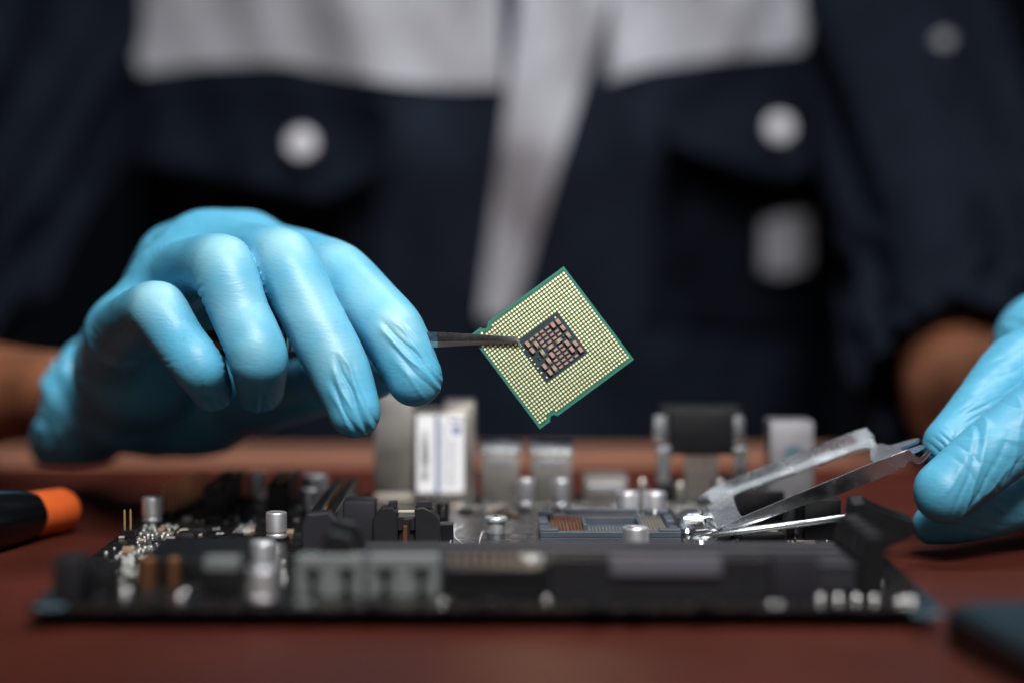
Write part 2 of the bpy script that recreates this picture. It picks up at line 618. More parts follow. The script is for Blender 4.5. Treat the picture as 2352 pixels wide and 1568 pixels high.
def torso_front(x, z):
    q = max(0.0, 1 - ((x - XC) / 205.0) ** 2)
    y = 1246 - 118 * math.sqrt(q)
    y += -10 * math.exp(-((z - 250) / 120.0) ** 2)
    y += 0.42 * max(0.0, 150 - z) ** 1.0 + 14 * math.exp(-((abs(x - XC) - 165) / 40.0) ** 2)
    p = Vector((x * 0.011, z * 0.006, 3.1))
    y += 12.0 * mnoise.noise(p) + 13.0 * mnoise.noise(Vector((x * 0.030 + z * 0.014, z * 0.006, 9.0))) + 4.0 * mnoise.noise(Vector((x * 0.05 - z * 0.02, z * 0.03, 2.0)))
    return y


def drape(u, v, lift=0.0):
    d = 1130.0
    for _ in range(6):
        p = at(u, v, d)
        d = 0.5 * d + 0.5 * torso_front(p.x, p.z)
    p = at(u, v, d)
    p.y -= lift
    return p


# --- body (skin) : torso and both arms in one surface
fld = Field((-420, 770, -130), (360, 1460, 440), 7.0)
f = fld.cone((XC, 1345, -20), (XC, 1262, 300), 88, 96)
f = smin(f, fld.cone((XC - 100, 1255, 300), (XC + 100, 1255, 300), 70, 70), 60)
for js in ([((-120, 1270, 330), 44), ((-206, 1266, 290), 36), ((-284, 1170, 160), 34), ((-318, 1050, 52), 33), ((-228, 905, 38), 24), ((-176, 846, 44), 16)],
           [((100, 1270, 330), 44), ((190, 1268, 290), 32), ((220, 1182, 180), 34), ((222, 1085, 72), 30), ((206, 985, 29), 26), ((222, 880, 46), 26), ((244, 800, 52), 22)]):
    f = smin(f, fld.chain(js, 10), 6)
organic('body', fld.mesh(f, 'body', 2), M['skin'], person, (0, 1230, 100))

# --- jacket
bm = B()
rings = []
zs = [-120 + i * 14 for i in range(38)]
for z in zs:
    ring = []
    nA = 72
    sh = 1.0 if z < 300 else max(0.35, 1 - ((z - 300) / 140.0) ** 2 * 0.8)
    for k in range(nA):
        a = 2 * math.pi * k / nA
        x = XC + 203 * math.cos(a) * sh
        if math.sin(a) < 0:
            y = torso_front(x, z)
        else:
            y = 1246 + 112 * math.sin(a) + 0.42 * max(0.0, 150 - z)
        ring.append(bm.verts.new((x, y, z)))
    rings.append(ring)
for a, b in zip(rings[:-1], rings[1:]):
    for k in range(nA):
        bm.faces.new((a[k], a[(k + 1) % nA], b[(k + 1) % nA], b[k]))
jacket = obj('jacket', bm, M['navy'], person, (0, 1230, 100), smooth=60)


def lerp_poly(pl, s):
    n = len(pl) - 1
    i = min(int(s * n), n - 1)
    t = s * n - i
    return pl[i][0] * (1 - t) + pl[i + 1][0] * t, pl[i][1] * (1 - t) + pl[i + 1][1] * t


def cloth_panel(name, top, bot, m, lift0, lift1, nu=26, nv=14, thick=2.0, curl=0.0):
    bm = B()
    g = []
    for j in range(nv + 1):
        t = j / nv
        row = []
        for i in range(nu + 1):
            s = i / nu
            a, b = lerp_poly(top, s), lerp_poly(bot, s)
            u, v = a[0] * (1 - t) + b[0] * t, a[1] * (1 - t) + b[1] * t
            row.append(bm.verts.new(drape(u, v, lift0 + (lift1 - lift0) * t ** 2)))
        g.append(row)
    for j in range(nv):
        for i in range(nu):
            bm.faces.new((g[j][i], g[j][i + 1], g[j + 1][i + 1], g[j + 1][i]))
    r = bmesh.ops.solidify(bm, geom=bm.faces[:], thickness=thick)
    return obj(name, bm, m, jacket, (0, 1150, 150), smooth=50)


cloth_panel('yoke_panel', [(150, -260), (420, -260), (700, -260), (940, -260), (1142, -260)],
            [(328, 168), (480, 150), (655, 146), (760, 170), (920, 194), (1060, 204), (1156, 200)], M['grey_cloth'], 3, 4)
cloth_panel('yoke_panel', [(1430, -260), (1640, -260), (1880, -260), (2010, -260)],
            [(1392, 188), (1490, 158), (1650, 136), (1838, 116)], M['grey_cloth'], 3, 4)
cloth_panel('front_placket', [(1225, -260), (1480, -260)], [(1102, 730), (1176, 730)], M['grey_cloth'], 7, 8, nu=8, nv=40)
cloth_panel('shoulder_piping', [(2075, -260), (2140, -260)], [(1845, 160), (1895, 172)], M['grey_cloth'], 5, 6, nu=6, nv=20)
cloth_panel('pocket_flap', [(318, 205), (500, 190), (650, 190), (760, 215), (890, 235)],
            [(318, 372), (450, 392), (640, 432), (748, 462), (890, 392)], M['navy'], 4, 32)
cloth_panel('pocket_flap', [(1525, 200), (1640, 178), (1760, 160), (1868, 140)],
            [(1528, 332), (1640, 372), (1775, 412), (1880, 372)], M['navy'], 4, 32)
cloth_panel('pocket', [(330, 300), (870, 320)], [(300, 760), (860, 800)], M['navy'], 3, 3)
cloth_panel('pocket', [(1535, 290), (1880, 290)], [(1480, 740), (1880, 760)], M['navy'], 3, 3)
cloth_panel('name_patch', [(1746, 510), (1800, 494), (1852, 490)], [(1744, 622), (1795, 630), (1850, 612)], M['grey_cloth'], 13, 13, nu=8, nv=8, thick=1.5)


def snap_button(u, v, r, lift):
    c = drape(u, v, lift)
    bm = B()
    lathe(bm, [(0, 0), (r, 0), (r, 1.2), (r * 0.9, 2.2), (r * 0.7, 2.4), (r * 0.6, 1.9), (r * 0.3, 2.3), (0, 2.5)], seg=28)
    bmesh.ops.rotate(bm, verts=bm.verts, cent=(0, 0, 0), matrix=Matrix.Rotation(math.radians(82), 3, 'X'))
    bmesh.ops.translate(bm, verts=bm.verts, vec=c)
    return obj('snap_button', bm, M['snap'], jacket, c)


snap_button(704, 335, 7.4, 26)
snap_button(1778, 300, 7.0, 24)
snap_button(726, 586, 4.0, 8)


def sleeve(name, path, rads, seed, folds):
    """cloth tube with soft diagonal folds"""
    bm = B()
    pts = [Vector(p) for p in path]
    # resample
    P, R = [], []
    N = 60
    for i in range(N + 1):
        s = i / N * (len(pts) - 1)
        k = min(int(s), len(pts) - 2)
        t = s - k
        p0, p1, p2, p3 = pts[max(k - 1, 0)], pts[k], pts[k + 1], pts[min(k + 2, len(pts) - 1)]
        P.append(0.5 * ((2 * p1) + (-p0 + p2) * t + (2 * p0 - 5 * p1 + 4 * p2 - p3) * t * t + (-p0 + 3 * p1 - 3 * p2 + p3) * t ** 3))
        R.append(rads[k] * (1 - t) + rads[k + 1] * t)
    seg = 48
    rings = []
    for i, p in enumerate(P):
        t = (P[min(i + 1, N)] - P[max(i - 1, 0)]).normalized()
        s = t.cross(Vector((0, 1, 0))).normalized()
        w = s.cross(t)
        ring = []
        for k in range(seg):
            a = 2 * math.pi * k / seg
            q = Vector((math.cos(a) * 2.1, math.sin(a) * 2.1, i / N * folds * 0.35 + seed))
            fr = 1 + 0.16 * mnoise.noise(q) + 0.30 * (0.5 - abs(2 * mnoise.noise(Vector((q.x * 1.4 + 0.5 * q.z, q.y * 1.4, q.z * 1.3 + 5)))))
            ring.append(bm.verts.new(p + (s * math.cos(a) + w * math.sin(a)) * R[i] * fr))
        rings.append(ring)
    for a, b in zip(rings[:-1], rings[1:]):
        for k in range(seg):
            bm.faces.new((a[k], a[(k + 1) % seg], b[(k + 1) % seg], b[k]))
    bmesh.ops.solidify(bm, geom=bm.faces[:], thickness=2.0)
    return obj(name, bm, M['navy'], jacket, path[1], smooth=70)


sleeve('sleeve', [(-200, 1280, 380), (-254, 1246, 270), (-284, 1170, 160), (-308, 1070, 84), (-320, 1020, 56)], [72, 66, 62, 56, 50], 1.7, 5)
sleeve('sleeve', [(190, 1290, 380), (200, 1265, 290), (220, 1182, 180), (224, 1085, 92), (212, 1040, 50), (207, 1002, 34)], [60, 54, 55, 55, 48, 40], 4.4, 5)
# grey tab on the upper sleeve
cb = at(2165, 96, 1136)
bm = B()
lathe(bm, [(0, 0), (5.4, 0), (5.4, 1.5), (4.2, 2.3), (0, 2.5)], seg=24)
bmesh.ops.scale(bm, verts=bm.verts, vec=(1, 0.75, 1))
bmesh.ops.rotate(bm, verts=bm.verts, cent=(0, 0, 0), matrix=Matrix.Rotation(math.radians(80), 3, 'X') @ Matrix.Rotation(0.5, 3, 'Z'))
bmesh.ops.translate(bm, verts=bm.verts, vec=cb)
obj('sleeve_tab', bm, mat('mid_grey_twill', (0.24, 0.24, 0.26), rough=0.85, spec=0.2), jacket, cb)


# --- gloves
def J(u, v, d, r):
    return (at(u, v, d), r)


class Cloud:
    """points of a mesh with the same interface as the distance field"""
    def __init__(self, co):
        self.X, self.Y, self.Z = co[:, 0], co[:, 1], co[:, 2]


def tip_folds(c, n, a, b, ra, slots, amp):
    """lengthwise loose folds of the glove over a fingertip; a,b = joints (mm)"""
    ax = (b - a)
    L = ax.length
    ax = ax.normalized()
    lat = ax.cross(Vector((0, 1, 0))).normalized()
    px, py, pz = c.X - a.x, c.Y - a.y, c.Z - a.z
    s = (px * ax.x + py * ax.y + pz * ax.z) / L
    l = px * lat.x + py * lat.y + pz * lat.z
    rad = np.sqrt(np.maximum(px ** 2 + py ** 2 + pz ** 2 - (s * L) ** 2, 0))
    near = np.clip((ra * 1.35 - rad) / 2.0, 0, 1)
    facing = np.clip((-n[:, 1] + 0.15) / 0.5, 0, 1)
    out = np.zeros_like(c.X)
    for i, (l0, sl, w, s0, s1, k) in enumerate(slots):
        cl = l0 + sl * (s - 0.5) * ra + 0.45 * np.sin(3.1 * s + 1.7 * i) + 0.25 * np.sin(7.3 * s + 2.9 * i)
        wv = w * (1 + 0.35 * np.sin(4.0 * s + i))
        g = np.exp(-np.abs((l - cl) / wv) ** 1.5)
        wn = np.clip((s - s0) / 0.45, 0, 1) * np.clip((s1 - s) / 0.35, 0, 1)
        wn = wn * wn * (3 - 2 * wn)
        out += k * g * wn
    return out * facing * near * amp


def waves(c, scale, seed, n=7, warp=0.0):
    r = np.random.RandomState(seed)
    out = np.zeros_like(c.X)
    for i in range(n):
        k = r.normal(size=3)
        k *= scale * r.uniform(0.6, 1.5) / np.linalg.norm(k)
        out += np.sin(k[0] * c.X + k[1] * c.Y + k[2] * c.Z + r.uniform(0, 6.28))
    return out / math.sqrt(n)


def creases(c, centre, r, direction, wl, amp, seed):
    """a patch of gathered, roughly parallel wrinkles"""
    d = Vector(direction).normalized()
    q = np.exp(-((c.X - centre.x) ** 2 + (c.Y - centre.y) ** 2 + (c.Z - centre.z) ** 2) / (r * r))
    t = (c.X - centre.x) * d.x + (c.Y - centre.y) * d.y + (c.Z - centre.z) * d.z
    ph = t * 2 * math.pi / wl + 1.3 * waves(c, 0.35, seed)
    v = np.abs(np.sin(ph * 0.5)) ** 0.7 * 2 - 1
    return amp * q * v * (0.6 + 0.4 * waves(c, 0.5, seed + 3))


def finger_lines(c, n, joints, amp, seed):
    """fine transverse tension lines along a finger's back"""
    out = np.zeros_like(c.X)
    for (a, ra), (b, rb) in zip(joints[1:-1], joints[2:]):
        ax = (b - a)
        L = ax.length
        ax = ax.normalized()
        px, py, pz = c.X - a.x, c.Y - a.y, c.Z - a.z
        s = px * ax.x + py * ax.y + pz * ax.z
        rad = np.sqrt(np.maximum(px ** 2 + py ** 2 + pz ** 2 - s ** 2, 0))
        m = np.clip((-n[:, 1] - 0.25) / 0.4, 0, 1) * np.clip((ra * 1.25 - rad) / 2, 0, 1) * np.clip((s + 2) / 3, 0, 1) * np.clip((L + 2 - s) / 3, 0, 1)
        ph = s * 4.2 + 1.1 * waves(c, 0.30, seed) + 0.6 * waves(c, 0.9, seed + 1)
        out += m * (np.abs(np.sin(ph)) ** 0.5 - 0.7) * np.clip(0.5 + waves(c, 0.22, seed + 2), 0, 1.4)
    return out * amp


def detail_mesh(me, name, fn):
    """one smooth subdivision, then move every point along its normal by fn(points, normals) mm"""
    t = bpy.data.objects.new('tmp', me)
    COL.objects.link(t)
    md = t.modifiers.new('s', 'SUBSURF')
    md.levels = md.render_levels = 1
    dg = bpy.context.evaluated_depsgraph_get()
    m2 = bpy.data.meshes.new_from_object(t.evaluated_get(dg))
    bpy.data.objects.remove(t, do_unlink=True)
    m2.name = name
    k = len(m2.vertices)
    co = np.empty(k * 3, np.float32)
    m2.vertices.foreach_get('co', co)
    co = co.reshape(-1, 3)
    no = np.empty(k * 3, np.float32)
    m2.vertex_normals.foreach_get('vector', no)
    no = no.reshape(-1, 3)
    co = co + no * fn(Cloud(co), no)[:, None].astype(np.float32)
    m2.vertices.foreach_set('co', co.astype(np.float32).ravel())
    m2.update()
    return m2


H1 = 0.85
fld = Field((-218, 672, 14), (-18, 905, 142), H1)
lit = [J(278, 762, 752, 11.0), J(322, 722, 722, 9.4), J(363, 712, 705, 9.6), J(412, 784, 699, 8.6), J(460, 842, 694, 8.6), J(488, 893, 719, 7.6)]
rin = [J(392, 640, 757, 11.5), J(455, 612, 728, 10.4), J(514, 616, 706, 11.0), J(555, 725, 700, 10.1), J(592, 820, 694, 10.1), J(596, 891, 722, 8.4)]
mid = [J(478, 574, 768, 12.0), J(575, 585, 738, 11.0), J(652, 606, 713, 11.4), J(715, 725, 704, 10.5), J(776, 838, 698, 10.3), J(814, 944, 693, 8.7)]
ind = [J(575, 572, 780, 11.0), J(690, 598, 752, 10.8), J(774, 634, 725, 11.5), J(845, 702, 715, 11.0), J(904, 770, 707, 11.0), J(953, 870, 701, 9.2)]
thb = [J(470, 950, 840, 13.5), J(560, 932, 818, 12.0), J(700, 893, 770, 11.0), J(820, 866, 744, 10.0), J(862, 858, 733, 8.6)]
palm = fld.chain([J(315, 845, 806, 17.5), J(402, 604, 782, 14.4), J(480, 585, 778, 12.5), J(560, 572, 780, 12)])
palm = smin(palm, fld.chain([J(266, 850, 802, 13.5), J(288, 925, 824, 14.5), J(360, 975, 842, 13.5), J(480, 958, 836, 12.5)]), 12)
palm = smin(palm, fld.chain([J(232, 900, 842, 16), J(284, 930, 828, 14.5)]), 14)
palm = smin(palm, fld.chain([J(310, 840, 806, 16), J(400, 900, 830, 14), J(500, 905, 830, 11)]), 14)
palm = smin(palm, fld.chain([J(262, 822, 790, 12.5), J(276, 768, 760, 11), J(392, 645, 760, 11.5), J(478, 580, 770, 11.5)]), 10)
palm = smin(palm, fld.chain([J(330, 830, 802, 17), J(500, 660, 782, 12)]), 12)
palm = smin(palm, fld.chain([J(318, 855, 812, 16.5), J(266, 878, 832, 13.5), J(214, 890, 845, 25.5), J(162, 897, 862, 33), J(132, 900, 872, 34)]), 8)
fl = [fld.chain(c, 3.2) for c in (lit, rin, mid, ind)]
f = smin(palm, fld.chain(thb, 5), 12)
# fingers join the hand softly, but stay apart from one another
w = np.clip((fld.Y - 722) / 26, 0, 1)
kk = 0.5 + 10.0 * w
kk = np.maximum(kk, 1.6)
for g in fl:
    h = np.maximum(kk - np.abs(f - g), 0.0) / kk
    gr = 1.5 * (1 - w) * np.exp(-((f - g) / 1.8) ** 2)
    f = np.minimum(f, g) - h * h * kk * 0.25 + gr
# open end of the cuff, cut square to the forearm
cb_ = at(168, 893, 850)
cd = Vector((-0.86, 0.28, 0.42)).normalized()
cut = (fld.X - cb_.x) * cd.x + (fld.Y - cb_.y) * cd.y + (fld.Z - cb_.z) * cd.z + 1.6 * np.sin(fld.Z * 0.21)
f = np.maximum(f, cut)


def glove_detail(c, n):
    o = tip_folds(c, n, lit[4][0], lit[5][0], 9.0, [(2.6, 0.2, 0.9, -0.3, 2.2, -0.8), (4.2, 0.2, 0.8, -0.2, 2.2, 0.7), (-1.5, 0.1, 1.2, 0.2, 2.0, 0.3)], 0.6)
    o += tip_folds(c, n, rin[4][0], rin[5][0], 10.0, [(1.6, -0.1, 0.8, 0.0, 2.2, 0.9), (3.4, -0.1, 0.9, 0.0, 2.2, -0.9), (5.4, 0, 0.8, 0.0, 2.2, 0.8), (-3.5, 0.2, 1.3, 0.2, 2, 0.3)], 0.65)
    o += tip_folds(c, n, mid[4][0], mid[5][0], 10.5, [(-4.6, 0.25, 1.0, 0.3, 1.6, 0.5), (-2.6, 0.15, 0.8, 0.2, 1.75, -0.6), (-0.4, 0.10, 1.0, -0.05, 1.8, 0.7), (1.8, 0.0, 0.8, -0.15, 1.8, -1.1), (3.6, 0.05, 0.9, -0.15, 1.9, 0.9), (5.6, 0.0, 0.7, 0.0, 1.9, -0.5)], 0.75)
    o += tip_folds(c, n, ind[4][0], ind[5][0], 11.0, [(-3.4, 0.4, 1.2, 0.35, 1.7, 0.4), (-0.9, 0.5, 0.9, 0.1, 1.7, -0.45), (0.8, 0.45, 0.9, -0.25, 1.8, 0.9), (2.9, 0.45, 0.9, -0.25, 1.8, -1.1), (4.8, 0.35, 0.8, -0.2, 1.7, 0.8), (6.3, 0.3, 0.6, 0.0, 1.8, -0.7), (7.5, 0.25, 0.6, 0.0, 1.8, 0.6)], 0.75)
    for i, js in enumerate((lit, rin, mid, ind)):
        o += finger_lines(c, n, js[1:5] + js[4:5], 0.12, 40 + 5 * i)
    for k, (u, v, d, r, dr, wl, a) in enumerate((
            (388, 606, 742, 6, (0.9, 0, 0.35), 1.9, 0.55), (318, 746, 708, 6, (0.5, 0, -0.8), 2.4, 0.40), (296, 795, 742, 9, (0.6, 0, 0.7), 3.4, 0.45),
            (468, 682, 704, 6, (0.5, 0, -0.85), 2.4, 0.45), (405, 850, 694, 4.5, (0.2, 0, -1), 2.2, 0.45), (528, 824, 697, 4.5, (0.2, 0, -1), 2.4, 0.45),
            (633, 690, 708, 5, (0.4, 0, -0.9), 2.2, 0.35), (700, 838, 700, 4, (0.3, 0, -0.9), 2.2, 0.3), (842, 792, 709, 4, (0.4, 0, -0.9), 2.0, 0.3),
            (470, 560, 752, 12, (0.2, 0.3, 0.9), 5.0, 0.20), (330, 660, 770, 20, (0.7, 0, 0.7), 6.0, 0.30), (280, 840, 770, 20, (0.6, 0.2, 0.7), 4.6, 0.45),
            (150, 900, 826, 26, (0.9, 0.1, 0.25), 9.0, 1.3), (165, 850, 816, 14, (0.8, 0.1, -0.4), 6.0, 0.8), (700, 900, 750, 14, (0.9, 0, 0.4), 4.5, 0.4))):
        o += creases(c, at(u, v, d), r, dr, wl * 1.25, a, 60 + 7 * k)
    o += 0.10 * waves(c, 0.55, 5) * 0.5
    return o


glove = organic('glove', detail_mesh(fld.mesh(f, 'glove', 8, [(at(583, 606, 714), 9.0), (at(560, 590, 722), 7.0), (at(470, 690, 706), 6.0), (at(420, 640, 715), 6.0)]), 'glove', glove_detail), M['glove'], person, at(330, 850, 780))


def paint_highlight(o, spots):
    """highlights painted pale on knuckles and fingers, plus stretched-rubber whitening, stored per point"""
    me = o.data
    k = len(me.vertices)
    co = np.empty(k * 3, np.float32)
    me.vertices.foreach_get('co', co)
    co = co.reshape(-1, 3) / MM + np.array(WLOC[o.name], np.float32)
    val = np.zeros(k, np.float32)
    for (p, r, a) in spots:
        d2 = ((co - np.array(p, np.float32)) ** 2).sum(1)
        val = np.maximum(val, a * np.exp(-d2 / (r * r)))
    at_ = me.attributes.new('stretch_highlight', 'FLOAT', 'POINT')
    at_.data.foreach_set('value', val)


paint_highlight(glove, [(js[2][0] + Vector((0, -5, 6)), 9.0, 1.0) for js in (lit, rin, mid)] + [(ind[2][0] + Vector((0, -5, 6)), 9, 0.6), (ind[4][0] + Vector((1, -8, 4)), 7.5, 1.0), (mid[4][0] + Vector((0, -8, 4)), 8, 0.6), (mid[3][0] + Vector((0, -9, 3)), 12, 0.6), (rin[4][0] + Vector((0, -8, 4)), 6.5, 0.5), (rin[3][0] + Vector((0, -9, 3)), 11, 0.5), (ind[3][0] + Vector((0, -9, 3)), 10, 0.5)])
glove['label'] = 'blue glove on the hand that holds the tweezers'

fld = Field((112, 672, -6), (268, 832, 106), H1)
ind2 = [J(2580, 800, 745, 14), J(2420, 928, 706, 12.2), J(2330, 1000, 699, 11.6), J(2250, 1064, 694, 11.4), J(2172, 1127, 690, 10.4)]
thb2 = [J(2520, 815, 757, 20), J(2350, 862, 740, 15.0), J(2245, 955, 722, 10.6), J(2180, 1020, 714, 8.9)]
mid2 = [J(2600, 980, 742, 12), J(2420, 1105, 722, 11), J(2290, 1160, 716, 10), J(2190, 1190, 714, 8.4), J(2140, 1204, 714, 6.6)]
f = fld.chain([J(2640, 880, 770, 26), J(2560, 850, 800, 25), J(2420, 800, 800, 22)], 14)
f = smin(f, fld.chain([J(2460, 800, 780, 17), J(2390, 790, 790, 15)], 10), 8)
g1 = fld.chain(ind2, 4)
g2 = fld.chain(thb2, 4)
g3 = fld.chain(mid2, 4)
w = np.clip((fld.X - 178) / 40, 0, 1)
kk = 1.2 + 8.0 * w
for g in (g1, g2, g3):
    h = np.maximum(kk - np.abs(f - g), 0.0) / kk
    f = np.minimum(f, g) - h * h * kk * 0.25


def glove2_detail(c, n):
    o = tip_folds(c, n, ind2[3][0], ind2[4][0], 12.0, [(-6.0, 0.5, 1.0, -0.5, 1.5, 0.5), (-3.0, 0.8, 1.1, -0.9, 1.5, -0.7), (0.5, 0.9, 1.2, -1.2, 1.6, 0.9), (3.6, 0.5, 1.2, -0.8, 1.7, -0.8), (6.4, 0.2, 1.0, -0.6, 1.7, 0.5)], 0.5)
    o += tip_folds(c, n, ind2[2][0], ind2[3][0], 12.5, [(-3, -0.9, 1.2, -0.3, 1.6, 0.6), (1.5, 1.1, 1.3, -0.6, 1.6, 0.6), (5.0, 0.4, 1.4, -0.6, 2.0, -0.6)], 0.35)
    for k, (u, v, d, r, dr, wl, a) in enumerate((
            (2170, 1030, 706, 6, (0.7, 0, 0.7), 2.4, 0.4), (2232, 962, 712, 8, (-0.4, 0, 0.9), 2.2, 0.28), (2262, 930, 714, 9, (-0.4, 0, 0.9), 3.0, 0.25),
            (2300, 860, 722, 16, (-0.45, 0, 0.9), 4.2, 0.22), (2235, 1060, 684, 8, (0.8, 0, 0.6), 4.6, 0.25), (2290, 1120, 690, 12, (0.5, 0, 0.85), 5.0, 0.18),
            (2340, 980, 690, 14, (0.3, 0, 0.95), 5.5, 0.16), (2250, 1190, 706, 14, (0.3, 0, 0.9), 5.0, 0.3), (2340, 740, 775, 12, (0.5, 0, 0.8), 5, 0.6))):
        o += creases(c, at(u, v, d), r, dr, wl, a, 160 + 7 * k)
    o += finger_lines(c, n, thb2, 0.04, 33)
    return o + 0.06 * waves(c, 0.55, 8)


glove2 = organic('glove', detail_mesh(fld.mesh(f, 'glove', 2), 'glove', glove2_detail), M['glove'], person, at(2400, 950, 720))
glove2['label'] = 'blue glove on the hand that lifts the metal load plate'

# ================================================================== PROCESSOR
S = 38.2
tau = math.radians(11.5)
cpu_c = at(1267.5, 797.5, 700)
ex = Vector((0.803, 0, 0.596)).normalized()
ey = Vector((-0.596, 0, 0.803)).normalized()
rx = Matrix.Rotation(-tau, 3, 'X')
ex, ey = rx @ ex, rx @ ey
ez = ex.cross(ey)
cpu = empty('processor', cpu_c, 'green processor chip with gold contact dots gripped by the tweezers', 'processor')
cpu.rotation_mode = 'QUATERNION'
cpu.rotation_quaternion = Matrix((ex, ey, ez)).transposed().to_quaternion()


def cpu_part(name, bm, m, loc=(0, 0, 0), parent=None, smooth=30):
    bmesh.ops.scale(bm, verts=bm.verts, vec=(MM, MM, MM))
    bmesh.ops.recalc_face_normals(bm, faces=bm.faces)
    me = bpy.data.meshes.new(name)
    bm.to_mesh(me)
    bm.free()
    o = link_mesh(name, me, m, None, (0, 0, 0), smooth)
    o.parent = parent or cpu
    o.location = Vector(loc) * MM
    return o


def chip_outline(inset, rn):
    h = S / 2 - inset
    nx = -S / 2 + 0.150 * S
    out = [(-h, -h)]
    # lower-right edge (y = -h) with a notch near the bottom corner
    k = [(nx + rn * math.cos(t), -S / 2 + max(inset, rn * math.sin(t))) for t in [math.pi * (1 - i / 10) for i in range(11)]]
    out += k
    out += [(h, -h), (h, h)]
    k = [(nx + rn * math.cos(t), S / 2 - max(inset, rn * math.sin(t))) for t in [math.pi * i / 10 for i in range(11)]]
    out += k
    out += [(-h, h)]
    # drop doubles
    res = []
    for p in out:
        if not res or (abs(p[0] - res[-1][0]) + abs(p[1] - res[-1][1])) > 1e-4:
            res.append(p)
    return res


bm = B()
prism(bm, chip_outline(0.0, 1.35), 'z', -1.0, 0.0, 0.06)
substrate = cpu_part('substrate', bm, M['green_rim'])
bm = B()
prism(bm, chip_outline(0.85, 2.2), 'z', 0.002, 0.035)
cpu_part('solder_mask', bm, M['green_mask'], parent=substrate)
bm = B()
box(bm, -S / 2 + 6, S / 2 - 6, -S / 2 + 6, S / 2 - 6, -3.2, -1.0, 0.5, 2)
cpu_part('heat_spreader', bm, M['can'])

pa, pb = 1.11, 1.19
bm = B()
ns = (-S / 2 + 0.150 * S)
for i in range(33):
    for j in range(30):
        if 9 <= i <= 23 and 8 <= j <= 21:
            continue
        x, y = (i - 16) * pa, (14.5 - j) * pb
        if min(math.hypot(x - ns, y - S / 2), math.hypot(x - ns, y + S / 2)) < 2.6:
            continue
        tx, ty = random.gauss(0, 0.011), random.gauss(0, 0.011)
        vs = [bm.verts.new((x + 0.405 * math.cos(t * math.pi / 5), y + 0.405 * math.sin(t * math.pi / 5), 0.085 + 0.43 * (tx * math.cos(t * math.pi / 5) + ty * math.sin(t * math.pi / 5)))) for t in range(10)]
        vb = [bm.verts.new((v.co.x, v.co.y, 0.025)) for v in vs]
        bm.faces.new(vs)
        for q in range(10):
            bm.faces.new((vs[q], vb[q], vb[(q + 1) % 10], vs[(q + 1) % 10]))
o = cpu_part('contact_dots', bm, M['gold'], smooth=20)
o['kind'] = 'stuff'
bm = B()
box(bm, -7.55 * pa, 7.55 * pa, -7.0 * pb, 7.0 * pb, 0.01, 0.06)
patch = cpu_part('centre_patch', bm, M['teal_mask'])

Ls, Ts, Bs, Rs = (1172.0, 835.9), (1402.6, 664.2), (1349.7, 1075.4), (1586.9, 893.6)
va = ((Ts[0] - Ls[0] + Rs[0] - Bs[0]) / 2, (Ts[1] - Ls[1] + Rs[1] - Bs[1]) / 2)
vb_ = ((Bs[0] - Ls[0] + Rs[0] - Ts[0]) / 2, (Bs[1] - Ls[1] + Rs[1] - Ts[1]) / 2)
cc = ((Ls[0] + Ts[0] + Bs[0] + Rs[0]) / 4, (Ls[1] + Ts[1] + Bs[1] + Rs[1]) / 4)
det = va[0] * vb_[1] - va[1] * vb_[0]


def chip_xy(x, y):
    """layout of the little capacitors, measured on an enlarged view, in chip millimetres"""
    px, py = 1280 + x / 8.255 - cc[0], 770 + y / 8.255 - cc[1]
    a = (px * vb_[1] - py * vb_[0]) / det
    b = (va[0] * py - va[1] * px) / det
    return a * S, -b * S


def chip_cap(kind):
    bm = B()
    if kind == 'large':
        box(bm, -0.62, 0.62, -0.98, 0.98, 0.06, 1.15, 0.07)
        o = cpu_part('capacitor', bm, M['salmon'])
        bm = B()
        for k in range(4):
            y = -0.72 + k * 0.48
            for sx in (-1, 1):
                box(bm, sx * 0.60, sx * 0.645, y - 0.13, y + 0.13, 0.06, 1.165)
                box(bm, sx * 0.52, sx * 0.645, y - 0.13, y + 0.13, 1.151, 1.165)
        cpu_part('terminal', bm, M['solder'], parent=o)
    elif kind == 'small':
        box(bm, -0.70, 0.70, -0.38, 0.38, 0.06, 0.62, 0.05)
        o = cpu_part('capacitor', bm, M['salmon'])
        bm = B()
        for k in range(4):
            x = -0.5 + k * 0.33
            for sy in (-1, 1):
                box(bm, x - 0.08, x + 0.08, sy * 0.365, sy * 0.40, 0.06, 0.635)
                box(bm, x - 0.08, x + 0.08, sy * 0.30, sy * 0.40, 0.621, 0.635)
        cpu_part('terminal', bm, M['solder'], parent=o)
    elif kind == 'silver':
        box(bm, -0.58, 0.58, -0.75, 0.75, 0.06, 1.15, 0.06)
        o = cpu_part('capacitor', bm, M['tan_cer'])
        bm = B()
        for s in (-1, 1):
            box(bm, -0.60, 0.60, s * 0.72, s * 1.12, 0.06, 1.17, 0.08)
            box(bm, -0.66, 0.66, s * 1.1, s * 1.32, 0.05, 0.22, 0.05)
        cpu_part('terminal', bm, M['solder'], parent=o)
    else:
        box(bm, -0.22, 0.22, -0.42, 0.42, 0.06, 0.5, 0.04)
        o = cpu_part('capacitor', bm, M['black2'])
        bm = B()
        for s in (-1, 1):
            box(bm, -0.24, 0.24, s * 0.40, s * 0.72, 0.05, 0.45, 0.05)
        cpu_part('terminal', bm, M['solder'], parent=o)
    return o


